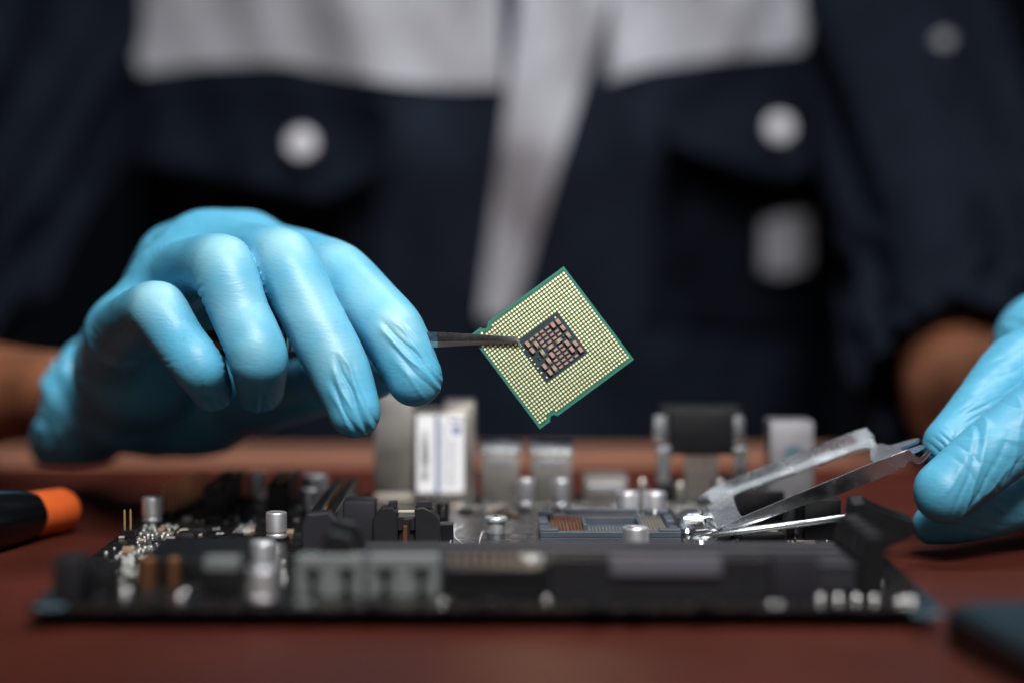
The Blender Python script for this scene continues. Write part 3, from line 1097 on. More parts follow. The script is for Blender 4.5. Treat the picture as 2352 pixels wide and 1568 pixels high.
lay = {
    'large': [(930, 280), (822, 352), (1030, 405), (305, 750), (403, 878), (1125, 720), (1225, 850), (1298, 727), (1400, 852), (815, 965), (665, 1205), (780, 1328)],
    'small': [(692, 403), (590, 485), (485, 560), (383, 640), (747, 477), (640, 553), (540, 630), (905, 470), (803, 548), (697, 623), (597, 700), (963, 537), (860, 617), (757, 692), (652, 770), (990, 772), (887, 852), (1047, 843), (943, 920), (1103, 917), (1000, 990), (893, 1070), (1160, 983), (1055, 1062), (950, 1138), (1318, 977), (1215, 1055), (1110, 1133), (1005, 1210)],
    'silver': [(483, 748), (615, 915), (745, 1080), (870, 1240), (1143, 555), (785, 800), (955, 670)],
    'tiny': [(545, 1025), (1062, 600)],
}
for kind, pts in lay.items():
    src = None
    for k, (x, y) in enumerate(pts):
        X, Y = chip_xy(x, y)
        if src is None:
            src = chip_cap(kind)
            o = src
        else:
            o = src.copy()
            COL.objects.link(o)
            for ch in src.children:
                c2 = ch.copy()
                COL.objects.link(c2)
                c2.parent = o
        o.location = (X * MM, Y * MM, 0)
        o.rotation_euler = (0, 0, (math.pi / 2 if kind == 'silver' and k >= 5 else 0) + random.uniform(-0.03, 0.03))
bm = B()
for (x, y) in ((868, 182), (362, 1025), (395, 1067), (460, 1148), (525, 1232), (713, 1425)):
    X, Y = chip_xy(x, y)
    lathe(bm, [(0.27, 0.05), (0.27, 0.085), (0, 0.085)], X, Y, 10)
for (x, y) in ((226, 852), (598, 1328)):
    X, Y = chip_xy(x, y)
    box(bm, X - 0.32, X + 0.32, Y - 0.22, Y + 0.22, 0.05, 0.085)
cpu_part('test_dots', bm, M['gold'])
X, Y = chip_xy(128, 742)
mt = Matrix.LocRotScale(Vector((X, Y, 0.09)), None, None)
me_t = text_mesh('marking', 'OO1', 1.15, M['gold'], None, Matrix.Rotation(-math.pi / 2, 4, 'Z'))
me_t.parent = cpu
me_t.location = Vector((X, Y, 0.09)) * MM

# ================================================================== TWEEZERS
tip = at(1191, 783, 698.3)
twz = empty('tweezers', at(430, 772, 735), 'dark steel tweezers held in the gloved fingers, gripping the processor', 'tweezers')


def arm(name, rows, th, m):
    """rows: (u, v_top, v_bot, d) along the arm; th thickness (mm)"""
    bm = B()
    secs = []
    for (u, vt, vb, d) in rows:
        a, b = at(u, vt, d), at(u, vb, d)
        mdl = a.lerp(b, 0.62)
        y = Vector((0, 1, 0))
        secs.append([a + y * th * 0.5, a - y * th * 0.35, mdl - y * th * 0.55, b - y * th * 0.1, b + y * th * 0.5])
    vv = [[bm.verts.new(p) for p in s] for s in secs]
    n = 5
    for a, b in zip(vv[:-1], vv[1:]):
        for k in range(n):
            fc = bm.faces.new((a[k], a[(k + 1) % n], b[(k + 1) % n], b[k]))
            fc.material_index = 1 if k == 2 else 0
    bm.faces.new(vv[0])
    bm.faces.new(list(reversed(vv[-1])))
    return obj(name, bm, m, twz, at(rows[-1][0], rows[-1][1], rows[-1][3]), smooth=25)


front_rows = [(1194, 784, 788, 698.5), (1184, 773, 788.5, 698.5), (1110, 768, 791, 699.0), (1005, 763, 797, 700.5), (900, 759, 801, 711), (760, 752, 807, 718), (600, 750, 809, 722), (500, 756, 802, 727), (430, 762, 790, 731)]
arm('arm', front_rows, 1.1, [M['tweezer'], M['bevel_steel']])
rear_rows = [(1190, 782, 788, 703.6), (1180, 775, 789, 703.6), (1110, 770, 791, 704.2), (1005, 765, 796, 706.5), (900, 762, 801, 716), (760, 755, 806, 725), (600, 752, 806, 730), (500, 757, 801, 732), (430, 762, 790, 733.5)]
arm('arm', rear_rows, 1.1, [M['tweezer'], M['bevel_steel']])
bm = B()
for k in range(22):
    u = 560 + k * 11
    d = 718 + (760 - u) / 160 * 4 - 0.9
    a, b = at(u, 754, d), at(u + 5, 806, d)
    box(bm, a.x, b.x, a.y - 0.25, a.y + 0.6, b.z, a.z, 0.1)
obj('grip_ridges', bm, M['steel'], twz, at(680, 780, 712))

# ================================================================== MOTHERBOARD
X0, X1, Y0, Y1 = -131.0, 116.0, 576.0, 822.0
mb_o = (-7.5, 700, BT)
mb = empty('motherboard', (-7.5, 700, 0), 'black computer motherboard with open processor socket lying on the red-brown table', 'motherboard')
bm = B()
box(bm, X0, X1, Y0, Y1, BT - 1.6, BT, 0.15)
pcb = obj('circuit_board', bm, M['pcb'], mb, mb_o)
# spacer feet that carry the board
for (x, y) in ((X0 + 8, Y0 + 14), (X1 - 8, Y0 + 14), (X0 + 8, Y1 - 14), (X1 - 8, Y1 - 14), (0, 700)):
    bm = B()
    lathe(bm, [(0, 0), (3.2, 0), (3.2, BT - 1.6), (0, BT - 1.6)], x, y, 12)
    obj('spacer_foot', bm, M['black'], mb, (x, y, 0))


def part(name, bm, m, loc, parent=None, smooth=30):
    return obj(name, bm, m, parent or mb, loc, smooth)


# ---- electrolytic capacitors
def make_cap(r, h):
    bm = B()
    g = 0.18 * h
    lathe(bm, [(0, 0.9), (r * 0.98, 0.9), (r, 1.15), (r, g), (r * 0.92, g + 0.25), (r * 0.90, g + 0.55), (r * 0.92, g + 0.85), (r, g + 1.15),
               (r, h - 0.75), (r * 0.985, h - 0.35), (r * 0.94, h - 0.1), (r * 0.86, h), (r * 0.80, h - 0.12), (0, h - 0.12)], seg=32)
    o = obj('capacitor', bm, M['can'], mb, (0, 0, 0), 40, world=False)
    bm = B()
    q = r * 1.06
    c = r * 0.35
    prism(bm, [(-q, -q), (q - c, -q), (q, -q + c), (q, q - c), (q - c, q), (-q, q)], 'z', 0.0, 0.9, 0.08)
    for s in (-1, 1):
        pass
    obj('plastic_base', bm, M['black2'], o, (0, 0, 0), 30, world=False)
    bm = B()
    pts = [(r * 0.78 * math.cos(t), r * 0.78 * math.sin(t)) for t in [math.radians(110 + 140 * i / 10) for i in range(11)]]
    prism(bm, pts, 'z', h - 0.115, h - 0.095)
    obj('polarity_mark', bm, M['ink_black'], o, (0, 0, 0), 30, world=False)
    return o


protos = {}


def cap(x, y, r, h, rot=0.0):
    key = (r, h)
    if key not in protos:
        protos[key] = make_cap(r, h)
        o = protos[key]
        place(o, mb, (x, y, BT))
        for ch in o.children:
            WLOC[ch.name] = Vector((x, y, BT))
        o.rotation_euler[2] = rot
        return o
    return inst(protos[key], mb, (x, y, BT), rot)


def cap_px(u, v, r=3.45, h=9.2, rot=None):
    p = on_board(u, v)
    return cap(p.x, p.y, r, h, random.uniform(0, 6.28) if rot is None else rot)


cap_px(350, 1201)
cap_px(635, 1238)
cap_px(604, 1316, 3.7, 9.6)
cap_px(601, 1384, 3.7, 9.6)
cap_px(711, 1174, 3.2, 8.2)
cap_px(724, 1158, 4.6, 11.2)
cap_px(590, 1146, 3.3, 10.6)
cap_px(1207, 1166, 3.05, 10.8)
cap_px(1288, 1168, 3.05, 10.8)
cap_px(1441, 1180, 4.1, 8.2)
cap_px(1503, 1181, 4.1, 8.2)
cap_px(1460, 1268, 4.1, 8.2)
cap_px(1219, 1352, 3.7, 9.6)

# ---- processor socket
SX0, SX1, SY0, SY1 = 9.0, 54.4, 689.0, 735.0
sl = (31.5, 712, BT)
bm = B()
zt = BT + 5.0
box(bm, SX0, SX1, SY0, SY1, BT, BT + 2.6, 0.2)                       # floor plate
box(bm, SX0, SX1, SY0, SY0 + 3.0, BT + 2.55, zt - 0.4, 0.25)           # near wall
box(bm, SX0 + 0.1, SX0 + 6, SY0 + 0.15, SY0 + 5.5, zt - 0.45, zt + 0.3, 0.2)
box(bm, SX1 - 7.2, SX1 - 0.1, SY0 + 0.15, SY0 + 4.5, zt - 0.45, zt + 0.3, 0.2)
box(bm, SX0, SX1, SY1 - 2.6, SY1, BT + 2.55, zt - 0.6, 0.25)           # far wall
box(bm, SX0 + 9, SX1 - 12, SY1 - 2.3, SY1 - 0.3, zt - 0.65, zt + 1.2, 0.25)
box(bm, SX0, SX0 + 3.0, SY0 + 2.9, SY0 + 17, BT + 2.55, zt - 0.5, 0.25)
box(bm, SX0, SX0 + 3.0, SY0 + 24, SY1 - 2.5, BT + 2.55, zt - 0.5, 0.25)
box(bm, SX0, SX0 + 5.0, SY1 - 6, SY1 - 0.1, zt - 0.55, zt + 0.9, 0.25)
box(bm, SX1 - 3.0, SX1, SY0 + 2.9, SY0 + 16, BT + 2.55, zt - 0.5, 0.25)
box(bm, SX1 - 3.0, SX1, SY0 + 27, SY1 - 2.5, BT + 2.55, zt - 0.5, 0.25)
box(bm, SX1 - 9, SX1 - 6, SY1 - 3.2, SY1 + 0.3, zt - 0.6, zt + 1.2, 0.3)
box(bm, SX1 - 5, SX1 - 1, SY1 - 3.6, SY1 + 0.3, zt - 0.6, zt + 1.0, 0.3)
socket = part('processor_socket', bm, M['socket'], sl)
# the well in the middle of the contact field
wx0, wx1, wy0, wy1 = 24.5, 41.5, 704.5, 720.5
bm = B()
box(bm, wx0 - 1.2, wx0, wy0 - 1.2, wy1 + 1.2, BT + 2.5, zt + 0.0, 0.15)
box(bm, wx1, wx1 + 1.2, wy0 - 1.2, wy1 + 1.2, BT + 2.5, zt + 0.0, 0.15)
box(bm, wx0 + 0.05, wx1 - 0.05, wy1 + 0.1, wy1 + 1.2, BT + 2.5, zt + 0.0, 0.15)
part('centre_well', bm, M['socket'], sl, socket)


def contact_field(bm, regions, lean):
    for (xa, xb, ya, yb) in regions:
        nx, ny = int(round((xb - xa) / 1.13)), int(round((yb - ya) / 1.2))
        for i in range(nx):
            for j in range(ny):
                x = xa + (i + 0.5) * (xb - xa) / nx
                y = ya + (j + 0.5) * (yb - ya) / ny
                z = BT + 2.6
                w, hgt, tl = 0.17, 1.75, lean * (0.55 + random.uniform(-0.05, 0.05))
                v = [bm.verts.new(p) for p in ((x - w, y - 0.35, z), (x + w, y - 0.35, z), (x + w, y + 0.1, z), (x - w, y + 0.1, z),
                                               (x - w + tl, y - 0.1, z + hgt), (x + w + tl, y - 0.1, z + hgt), (x + w + tl, y + 0.35, z + hgt + 0.1), (x - w + tl, y + 0.35, z + hgt + 0.1))]
                for q in ((0, 1, 5, 4), (1, 2, 6, 5), (2, 3, 7, 6), (3, 0, 4, 7), (4, 5, 6, 7)):
                    bm.faces.new([v[k] for k in q])


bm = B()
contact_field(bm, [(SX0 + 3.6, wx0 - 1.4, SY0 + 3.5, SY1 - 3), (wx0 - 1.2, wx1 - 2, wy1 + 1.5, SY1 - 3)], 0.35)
o = part('contact_pins', bm, M['pin_warm_glint'], sl, socket)
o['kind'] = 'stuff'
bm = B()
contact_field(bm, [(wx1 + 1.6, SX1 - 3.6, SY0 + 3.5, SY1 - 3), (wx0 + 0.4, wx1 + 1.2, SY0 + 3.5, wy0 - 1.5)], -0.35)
o = part('contact_pins', bm, M['pin_silver_tone'], sl, socket)
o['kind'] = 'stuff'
text_mesh('moulded_lettering', 'SLRIC   LS-45', 2.6, M['socket'], socket, frame((1, 0, 0), (0, -1, 0), (SX0 + 16.5, SY0 - 0.02, BT + 2.5)), 0.08)

# ---- load plate: sheet frame with upturned flanges, hinged at the right of the socket
hin = Vector((66.5, 712.0, BT + 5.5))
phi = math.radians(20.0)
pe = Vector((math.cos(phi), 0, math.sin(phi)))
pw = Vector((0, 1, 0.115)).normalized()
pn = pe.cross(pw) * -1
if pn.z < 0:
    pn = -pn


def plate_pt(l, w, h):
    return hin + pe * (l * 1.055) + pw * w + pn * h


def sheet(bm, outline, t=0.9, holes=None):
    vs0 = [bm.verts.new(plate_pt(*(list(p) + [0.0]) if len(p) == 2 else p)) for p in outline]
    vs1 = [bm.verts.new(v.co + pn * t) for v in vs0]
    n = len(outline)
    bm.faces.new(vs0)
    bm.faces.new(list(reversed(vs1)))
    for i in range(n):
        bm.faces.new((vs0[i], vs1[i], vs1[(i + 1) % n], vs0[(i + 1) % n]))
    bmesh.ops.bevel(bm, geom=list({e for v in vs1 for e in v.link_edges if e.other_vert(v) in vs1}), offset=0.12, segments=1, profile=0.5, affect='EDGES')


LP = 62.0
bm = B()
# near arm, far arm, hinge bar and end bar of the sheet
sheet(bm, [(1, -22), (LP - 4, -22), (LP - 4, -18.5), (16, -18.5), (11, -15.5), (4, -15.5), (2, -18)])
sheet(bm, [(2, 16), (9, 16), (13, 18.3), (28, 18.6), (30, 17.6), (52, 17.6), (55, 15), (58, 15), (58, 22), (1, 22)])
sheet(bm, [(0, -15.45), (10, -15.45), (8.5, -10), (8.5, 8), (9.0, 15.95), (0, 15.95)])
sheet(bm, [(54.5, -18.4), (LP - 2, -18.4), (LP + 1, -14), (LP + 1, -9.5), (LP + 6.5, -8.0), (LP + 8, -5.5), (LP + 6.5, -4.0), (LP + 1.5, -4.2),
           (LP + 0.8, -1.5), (LP + 1.5, 0.6), (LP + 7.0, 1.6), (LP + 8.4, 4.2), (LP + 6.5, 6.2), (LP - 1, 8.0), (LP - 3, 14.9), (55.5, 14.9), (53.0, 0)])
plate = part('load_plate', bm, M['steel'], hin, smooth=18)
bmesh_b = B()
# near flange: tapering wall with the zig-zag tongue at its end
near = [(4.3, 2.65), (20, 1.0), (38.8, -0.4), (52, 0.1), (59.3, 1.2), (60.3, 0.85), (61.9, 2.0), (63.2, 2.2), (63.8, 0.7), (65.4, 0.1), (67.4, 0.94), (69.6, 2.5), (69.1, 3.4), (67.2, 2.4),
        (65.6, 1.8), (64.5, 2.6), (64.0, 4.2), (63.0, 5.9), (50.3, 5.6), (30, 4.6), (8.95, 3.5)]
bm2 = B()
v0 = [bm2.verts.new(plate_pt(l, -22.0, h)) for l, h in near]
v1 = [bm2.verts.new(plate_pt(l, -22.9, h)) for l, h in near]
n = len(near)
bm2.faces.new(v0)
bm2.faces.new(list(reversed(v1)))
for i in range(n):
    bm2.faces.new((v0[i], v1[i], v1[(i + 1) % n], v0[(i + 1) % n]))
bmesh.ops.bevel(bm2, geom=[e for e in bm2.edges if abs((e.verts[0].co - e.verts[1].co).normalized().dot(pw)) < 0.5], offset=0.12, segments=1, profile=0.5, affect='EDGES')
part('side_flange', bm2, M['steel'], hin, plate, smooth=18)
far = [(-3, 0.4), (0, -0.2), (30, 0.0), (57.5, 0.0), (58.6, 2.0), (57.0, 5.6), (54, 6.0), (30, 5.4), (4, 4.6), (-2, 3.0)]
bm2 = B()
v0 = [bm2.verts.new(plate_pt(l, 22.0, h)) for l, h in far]
v1 = [bm2.verts.new(plate_pt(l, 22.9, h)) for l, h in far]
n = len(far)
bm2.faces.new(v0)
bm2.faces.new(list(reversed(v1)))
for i in range(n):
    bm2.faces.new((v0[i], v1[i], v1[(i + 1) % n], v0[(i + 1) % n]))
bmesh.ops.bevel(bm2, geom=[e for e in bm2.edges if abs((e.verts[0].co - e.verts[1].co).normalized().dot(pw)) < 0.5], offset=0.12, segments=1, profile=0.5, affect='EDGES')
part('side_flange', bm2, M['steel'], hin, plate, smooth=18)
# rolled hinge knuckles
bmesh_b.free()
for (w, r, ln) in ((-19, 1.9, 5), (-9, 2.1, 5.5), (2, 2.3, 7)):
    bm = B()
    c = plate_pt(-1.4, w, 0.9)
    ro = []
    sg = 18
    for rr in (r, r * 0.5):
        for e in (-ln / 2, ln / 2):
            ro.append([bm.verts.new(c + pw * e + (pe * math.cos(2 * math.pi * k / sg) + pn * math.sin(2 * math.pi * k / sg)) * rr) for k in range(sg)])
    for a, b in ((0, 1), (1, 3), (3, 2), (2, 0)):
        for k in range(sg):
            bm.faces.new((ro[a][k], ro[a][(k + 1) % sg], ro[b][(k + 1) % sg], ro[b][k]))
    part('hinge_knuckle', bm, M['steel'], c, plate)
# hinge brackets on the board
bm = B()
prism(bm, [(57.0, BT), (57.0, BT + 2.5), (59.0, BT + 5.2), (63.0, BT + 5.6), (65.5, BT + 4.2), (66.0, BT)], 'y', 688.5, 690.0, 0.3)
prism(bm, [(55.5, BT), (55.5, BT + 1.2), (57.0, BT + 2.0), (66.0, BT + 2.0), (66.5, BT)], 'y', 690.1, 697, 0.3)
lathe(bm, [(0, 0), (3.0, 0), (3.0, 1.4), (2.4, 2.4), (1.2, 2.9), (0, 3.0)], 60.5, 687.0, 20, BT)
part('hinge_bracket', bm, M['steel'], (61, 690, BT))
bm = B()
prism(bm, [(55.5, BT), (56.0, BT + 5.5), (58.5, BT + 7.6), (66, BT + 8.0), (66.5, BT + 5.5), (60.5, BT + 4.4), (59.8, BT)], 'y', 714, 724, 0.5)
tube(bm, [(57, 711, BT + 5), (64, 711, BT + 5.4), (66, 711, BT + 5.4)], 1.6, 10)
lathe(bm, [(0, 0), (2.6, 0), (2.6, 1.6), (2.0, 2.6), (0, 3.0)], 58, 711, 18, BT)
part('hinge_bracket', bm, M['steel'], (60, 718, BT))
# locking lever
bm = B()
tube(bm, [(60, 689.5, BT + 3.0), (64, 688.5, BT + 3.4), (67, 687.2, BT + 4.2), (80, 686.3, BT + 5.9), (98, 685.6, BT + 8.4), (108, 685.2, BT + 10.0), (112.5, 685, BT + 11.2), (114, 685, BT + 11.4)],
     [1.0, 1.05, 1.1, 1.1, 1.1, 1.1, 1.1, 0.7], 12)
part('locking_lever', bm, M['steel'], (64, 688, BT + 3.4))

# ---- memory slots
LATCH = [(97.0, BT), (97.0, BT + 11), (98.2, BT + 15), (99.5, BT + 16.3), (103.5, BT + 16.3), (105.2, BT + 14.5), (104.6, BT + 9), (105.2, BT + 4), (104.8, BT)]
for k, (y, mname) in enumerate(((640, 'violet'), (627.5, 'black2'), (615, 'violet'), (602.5, 'black2'))):
    bm = B()
    box(bm, -44, 96.3, y - 3.4, y - 0.9, BT, BT + 8, 0.3)
    box(bm, -44, 96.3, y + 0.9, y + 3.4, BT, BT + 8, 0.3)
    box(bm, -43.8, 96.1, y - 0.95, y + 0.95, BT, BT + 3, 0.0)
    box(bm, -43.8, 96.1, y - 3.75, y - 3.35, BT + 0.2, BT + 4, 0.15)
    slot = part('memory_slot', bm, M['violet'], (26, y, BT))
    bm = B()
    prism(bm, LATCH, 'y', y - 3.1, y + 3.1, 0.4)
    part('latch', bm, M['black'], (100, y, BT), slot)
    bm = B()
    hl = 13.5 + (2.5 if k in (1, 3) else 0)
    prism(bm, [(-44.7, BT), (-44.7, BT + hl - 3), (-46, BT + hl), (-51, BT + hl + 1.2), (-53.2, BT + hl - 1.5), (-52.6, BT + 4), (-53, BT)], 'y', y - 3.2, y + 3.2, 0.4)
    part('latch', bm, M['black'], (-49, y, BT), slot)
    bm = B()
    for i in range(44):
        x = -40 + i * 3.05
        box(bm, x, x + 1.0, y - 0.92, y - 0.72, BT + 3.05, BT + 7.2)
    o = part('contact_springs', bm, M['pin_gold'], (26, y, BT), slot)
    o['kind'] = 'stuff'
# the two far latches stand open
for (y, dx) in ((652.5, 0.0), (663, 1.2)):
    bm = B()
    prism(bm, [(101 + dx, BT + 7), (103 + dx, BT + 19), (106.5 + dx, BT + 19.5), (110 + dx, BT + 17), (121 + dx, BT + 13.5), (123 + dx, BT + 10), (119 + dx, BT + 7.5), (112 + dx, BT + 5), (106 + dx, BT), (101 + dx, BT)], 'y', y - 3.2, y + 3.2, 0.5)
    part('latch', bm, M['black'], (106, y, BT))

# ---- ribbon-cable connector at the front edge
bm = B()
ya, yb_ = 588.5, 597.5
box(bm, 10, 71, ya, ya + 1.4, BT, BT + 11.4, 0.3)
box(bm, 10, 71, yb_ - 1.4, yb_, BT, BT + 11.4, 0.3)
box(bm, 10, 11.6, ya + 1.41, yb_ - 1.41, BT, BT + 11.2, 0.2)
box(bm, 69.4, 71, ya + 1.41, yb_ - 1.41, BT, BT + 11.2, 0.2)
box(bm, 11.6, 69.4, ya + 1.3, yb_ - 1.3, BT, BT + 4, 0.0)
conn = part('ribbon_connector', bm, M['black2'], (40, 593, BT))
bm = B()
box(bm, 27.0, 57.5, ya - 1.6, ya + 2.2, BT + 6.6, BT + 12.0, 0.6, 2)
part('key_tab', bm, M['greyviolet'], (42, 588, BT), conn)
bm = B()
box(bm, 71.3, 84.5, ya - 0.5, yb_ - 1, BT, BT + 12.0, 0.6, 2)
part('end_bracket', bm, M['violet'], (78, 593, BT), conn)
for i in range(20):
    for j in range(2):
        if i == 0:
            bm = B()
            box(bm, -0.32, 0.32, -0.32, 0.32, 3.9, 10.0, 0.1)
            p0 = obj('pin', bm, M['pin_gold'], conn, (13 + 2.6 * j, 591.7, BT), world=False) if j == 0 else inst(p0, conn, (13.0, 594.3, BT))
        else:
            inst(p0, conn, (13 + i * 2.9, 591.7 + 2.6 * j, BT))

# ---- pale power connectors at the front edge
for (xa, xb) in ((-60.0, -41.2), (-40.2, -20.2)):
    bm = B()
    y0 = 593.0
    box(bm, xa, xb, y0 + 2.2, y0 + 9, BT, BT + 11.0, 0.5)
    box(bm, xa, xb, y0, y0 + 2.15, BT + 7.6, BT + 11.2, 0.4)
    n = 2
    w = (xb - xa) / n
    for k in range(n + 1):
        x = xa + k * w
        box(bm, max(xa, x - 2.6) + 0.01, min(xb, x + 2.6) - 0.01, y0 + 0.02, y0 + 2.15, BT, BT + 7.55, 0.2)
    c = part('power_connector', bm, M['pale'], ((xa + xb) / 2, y0 + 4, BT))
    for k in range(n):
        bm = B()
        x = xa + (k + 0.5) * w
        box(bm, x - 0.8, x + 0.8, y0 + 1.2, y0 + 2.1, BT + 0.3, BT + 6.5, 0.1)
        part('contact_blade', bm, M['black2'], (x, y0 + 1.6, BT), c)
bm = B()
box(bm, -18.5, 8.5, 590, 598, BT, BT + 8.5, 0.4)
box(bm, -18.0, 8.0, 589.2, 590.0, BT + 5.5, BT + 8.2, 0.2)
fh = part('front_header', bm, M['black'], (-5, 594, BT))
bm = B()
lathe(bm, [(0.36, 8.4), (0.36, 11.4), (0.2, 11.9), (0, 12.0)], 0, 0, 8)
p4 = obj('pin', bm, M['pin_gold'], fh, (-16.5, 592.6, BT), world=False)
for i in range(10):
    for j in range(2):
        if i + j:
            inst(p4, fh, (-16.5 + i * 2.54, 592.6 + j * 2.54, BT))

# ---- expansion slots (left), running away from the camera
for (xa, xb, ya, yb2, zt2) in ((-109, -101.2, 760, 815, 11.2), (-87.6, -79.8, 769, 815, 11.2), (-65, -56.5, 687, 787, 11.0)):
    bm = B()
    xm = (xa + xb) / 2
    box(bm, xa, xm - 0.9, ya, yb2, BT, BT + zt2, 0.35)
    box(bm, xm + 0.9, xb, ya, yb2, BT, BT + zt2, 0.35)
    box(bm, xm - 0.95, xm + 0.95, ya + 0.1, yb2 - 0.1, BT, BT + zt2 - 6)
    box(bm, xa - 0.1, xb + 0.1, ya - 2.2, ya - 0.05, BT, BT + zt2 - 0.6, 0.3)
    es = part('expansion_slot', bm, M['black'], (xm, ya, BT))
    bm = B()
    nn = int((yb2 - ya) / 1.6)
    for i in range(nn):
        y = ya + 1 + i * 1.6
        for sx in (-1, 1):
            x = xm + sx * 0.9
            box(bm, x - 0.12, x + 0.12, y, y + 0.7, BT + zt2 - 5.9, BT + zt2 - 0.8)
    o = part('contact_springs', bm, M['pin_gold'], (xm, ya, BT), es)
    o['kind'] = 'stuff'
# card lock at the end of the long slot
bm = B()
prism(bm, [(-66.5, BT), (-66.5, BT + 9), (-64.5, BT + 12), (-58, BT + 12.6), (-55, BT + 9.5), (-55, BT)], 'y', 676, 684, 0.6)
box(bm, -54.5, -44.0, 690, 702, BT, BT + 14.5, 1.2, 2)
part('card_lock', bm, M['violet'], (-60, 680, BT))

# ---- heatsink clip beside the socket: two cheeks with hooked tops
bm = B()
yA, yB = 688, 697
for (pts) in ([(-44.6, BT), (-44.6, BT + 9.2), (-42.0, BT + 12.2), (-38.5, BT + 12.6), (-36.8, BT + 11.0), (-36.6, BT)],
              [(-31.2, BT), (-31.2, BT + 12.2), (-28.5, BT + 12.6), (-25.6, BT + 11.2), (-23.4, BT + 8.6), (-23.0, BT)]):
    prism(bm, pts, 'y', yA, yB, 0.35)
box(bm, -36.5, -31.3, yA + 2, yB - 1, BT, BT + 8.6, 0.3)
box(bm, -36.8, -34.9, yA + 0.6, yA + 2.0, BT + 5, BT + 9.4, 0.2)
box(bm, -32.8, -31.25, yA + 0.6, yA + 2.0, BT + 5, BT + 9.0, 0.2)
clip = part('fan_connector', bm, M['black2'], (-34, 692, BT))
bm = B()
box(bm, -36.7, -31.2, yA + 2.2, yA + 3.6, BT + 10.4, BT + 11.3, 0.2)
part('brass_strip', bm, M['cream'], (-34, 691, BT), clip)
bm = B()
box(bm, -35.2, -33.6, yA + 1.2, yA + 1.9, BT, BT + 6.5, 0.15)
part('contact_blade', bm, M['copper'], (-34.4, 690, BT), clip)
for (xa, xb) in ((-40.2, -36.9), (-31.0, -25.8)):
    bm = B()
    prism(bm, [(xa, BT + 12.3), (xa + 0.6, BT + 14.2), (xb, BT + 14.4), (xb, BT + 12.0)], 'y', yA + 1.5, yA + 4.5, 0.2)
    part('hook', bm, M['violet'], ((xa + xb) / 2, yA + 3, BT + 12), clip)
bm = B()
box(bm, -24.0, -19.2, 700, 706, BT, BT + 5.6, 0.4)
part('jumper_block', bm, M['black'], (-21.5, 703, BT))

# ---- the zinc screw standing in the board
sp = on_board(1139, 1223)
bm = B()
lathe(bm, [(0, 0), (3.05, 0), (3.1, 0.2), (3.1, 3.7), (3.7, 3.9), (3.95, 4.3), (3.95, 5.0), (3.7, 5.5), (3.0, 5.75), (0, 5.78)], sp.x, sp.y, 32, BT)
screw = part('screw', bm, M['steel2'], (sp.x, sp.y, BT))
bm = B()
box(bm, sp.x - 2.1, sp.x + 2.1, sp.y - 0.45, sp.y + 0.45, BT + 5.78, BT + 5.84, 0.02)
box(bm, sp.x - 0.45, sp.x + 0.45, sp.y - 2.1, sp.y + 2.1, BT + 5.785, BT + 5.845, 0.02)
part('cross_recess', bm, M['black2'], (sp.x, sp.y, BT + 5.8), screw)

# ---- three-pin header behind
bm = B()
bp_ = at(1005, 1160, 742)
box(bm, bp_.x - 4, bp_.x + 4, 740.5, 743.5, BT, BT + 2.5, 0.2)
hd = part('pin_header', bm, M['black'], (bp_.x, 742, BT))
bm = B()
box(bm, -0.32, 0.32, -0.32, 0.32, 2.4, 9.0, 0.12)
p1 = obj('pin', bm, M['pin_silver_tone'], hd, (bp_.x - 3.4, 742, BT), world=False)
for dx in (-0.9, 1.6, 4.0):
    inst(p1, hd, (bp_.x + dx, 742, BT))
bm = B()
box(bm, bp_.x - 0.4, bp_.x + 1.6, 739.3, 740.4, BT, BT + 7.5, 0.2)
box(bm, bp_.x + 2.2, bp_.x + 3.9, 739.3, 740.4, BT, BT + 7.5, 0.2)
part('jumper_block', bm, M['black'], (bp_.x + 1.5, 740, BT))

# ---- gold pin header at the left edge
bm = B()
for i in range(11):
    for j in range(2):
        x, y = -122.5 + j * 2.9 + i * 0.55, 752 + i * 5.2
        box(bm, x - 1.3, x + 1.3, y - 1.3, y + 1.3, BT, BT + 2.4, 0.15)
hd2 = part('pin_header', bm, M['black'], (-119, 778, BT))
bm = B()
prof = [(0, 2.4), (0.36, 2.4), (0.36, 11.8), (0.22, 12.5), (0, 12.6)]
lathe(bm, prof, 0, 0, 8)
p2 = obj('pin', bm, M['pin_gold'], hd2, (-122.5, 752, BT), world=False)
for i in range(11):
    for j in range(2):
        if i + j:
            inst(p2, hd2, (-122.5 + j * 2.9 + i * 0.55, 752 + i * 5.2, BT))
bm = B()
box(bm, -129.2, -124.6, 706.5, 710.5, BT, BT + 2.5, 0.2)
hd3 = part('pin_header', bm, M['black'], (-127, 708, BT))
inst(p2, hd3, (-128.0, 708, BT - 3.2))
inst(p2, hd3, (-126.2, 709, BT - 3.2))

# ---- rear ports
def port(name, xa, xb, ya, yb3, h, m, extra=None):
    bm = B()
    box(bm, xa, xb, ya, yb3, BT, BT + h, 0.5, 2)
    if extra:
        extra(bm)
    return part(name, bm, m, ((xa + xb) / 2, ya, BT))


p = port('audio_port', -51.6, -36.8, 803, 826, 40, M['tin'])
bm = B()
box(bm, -51.0, -37.4, 802.6, 803.02, BT + 0.5, BT + 3.0, 0.1)
part('shield_lip', bm, M['cream'], (-44, 803, BT), p)
p = port('network_port', -36.2, -17.0, 800, 826, 33.2, M['tin'], lambda b: box(b, -25.5, -14.2, 808, 827, BT, BT + 36.5, 0.5, 2))
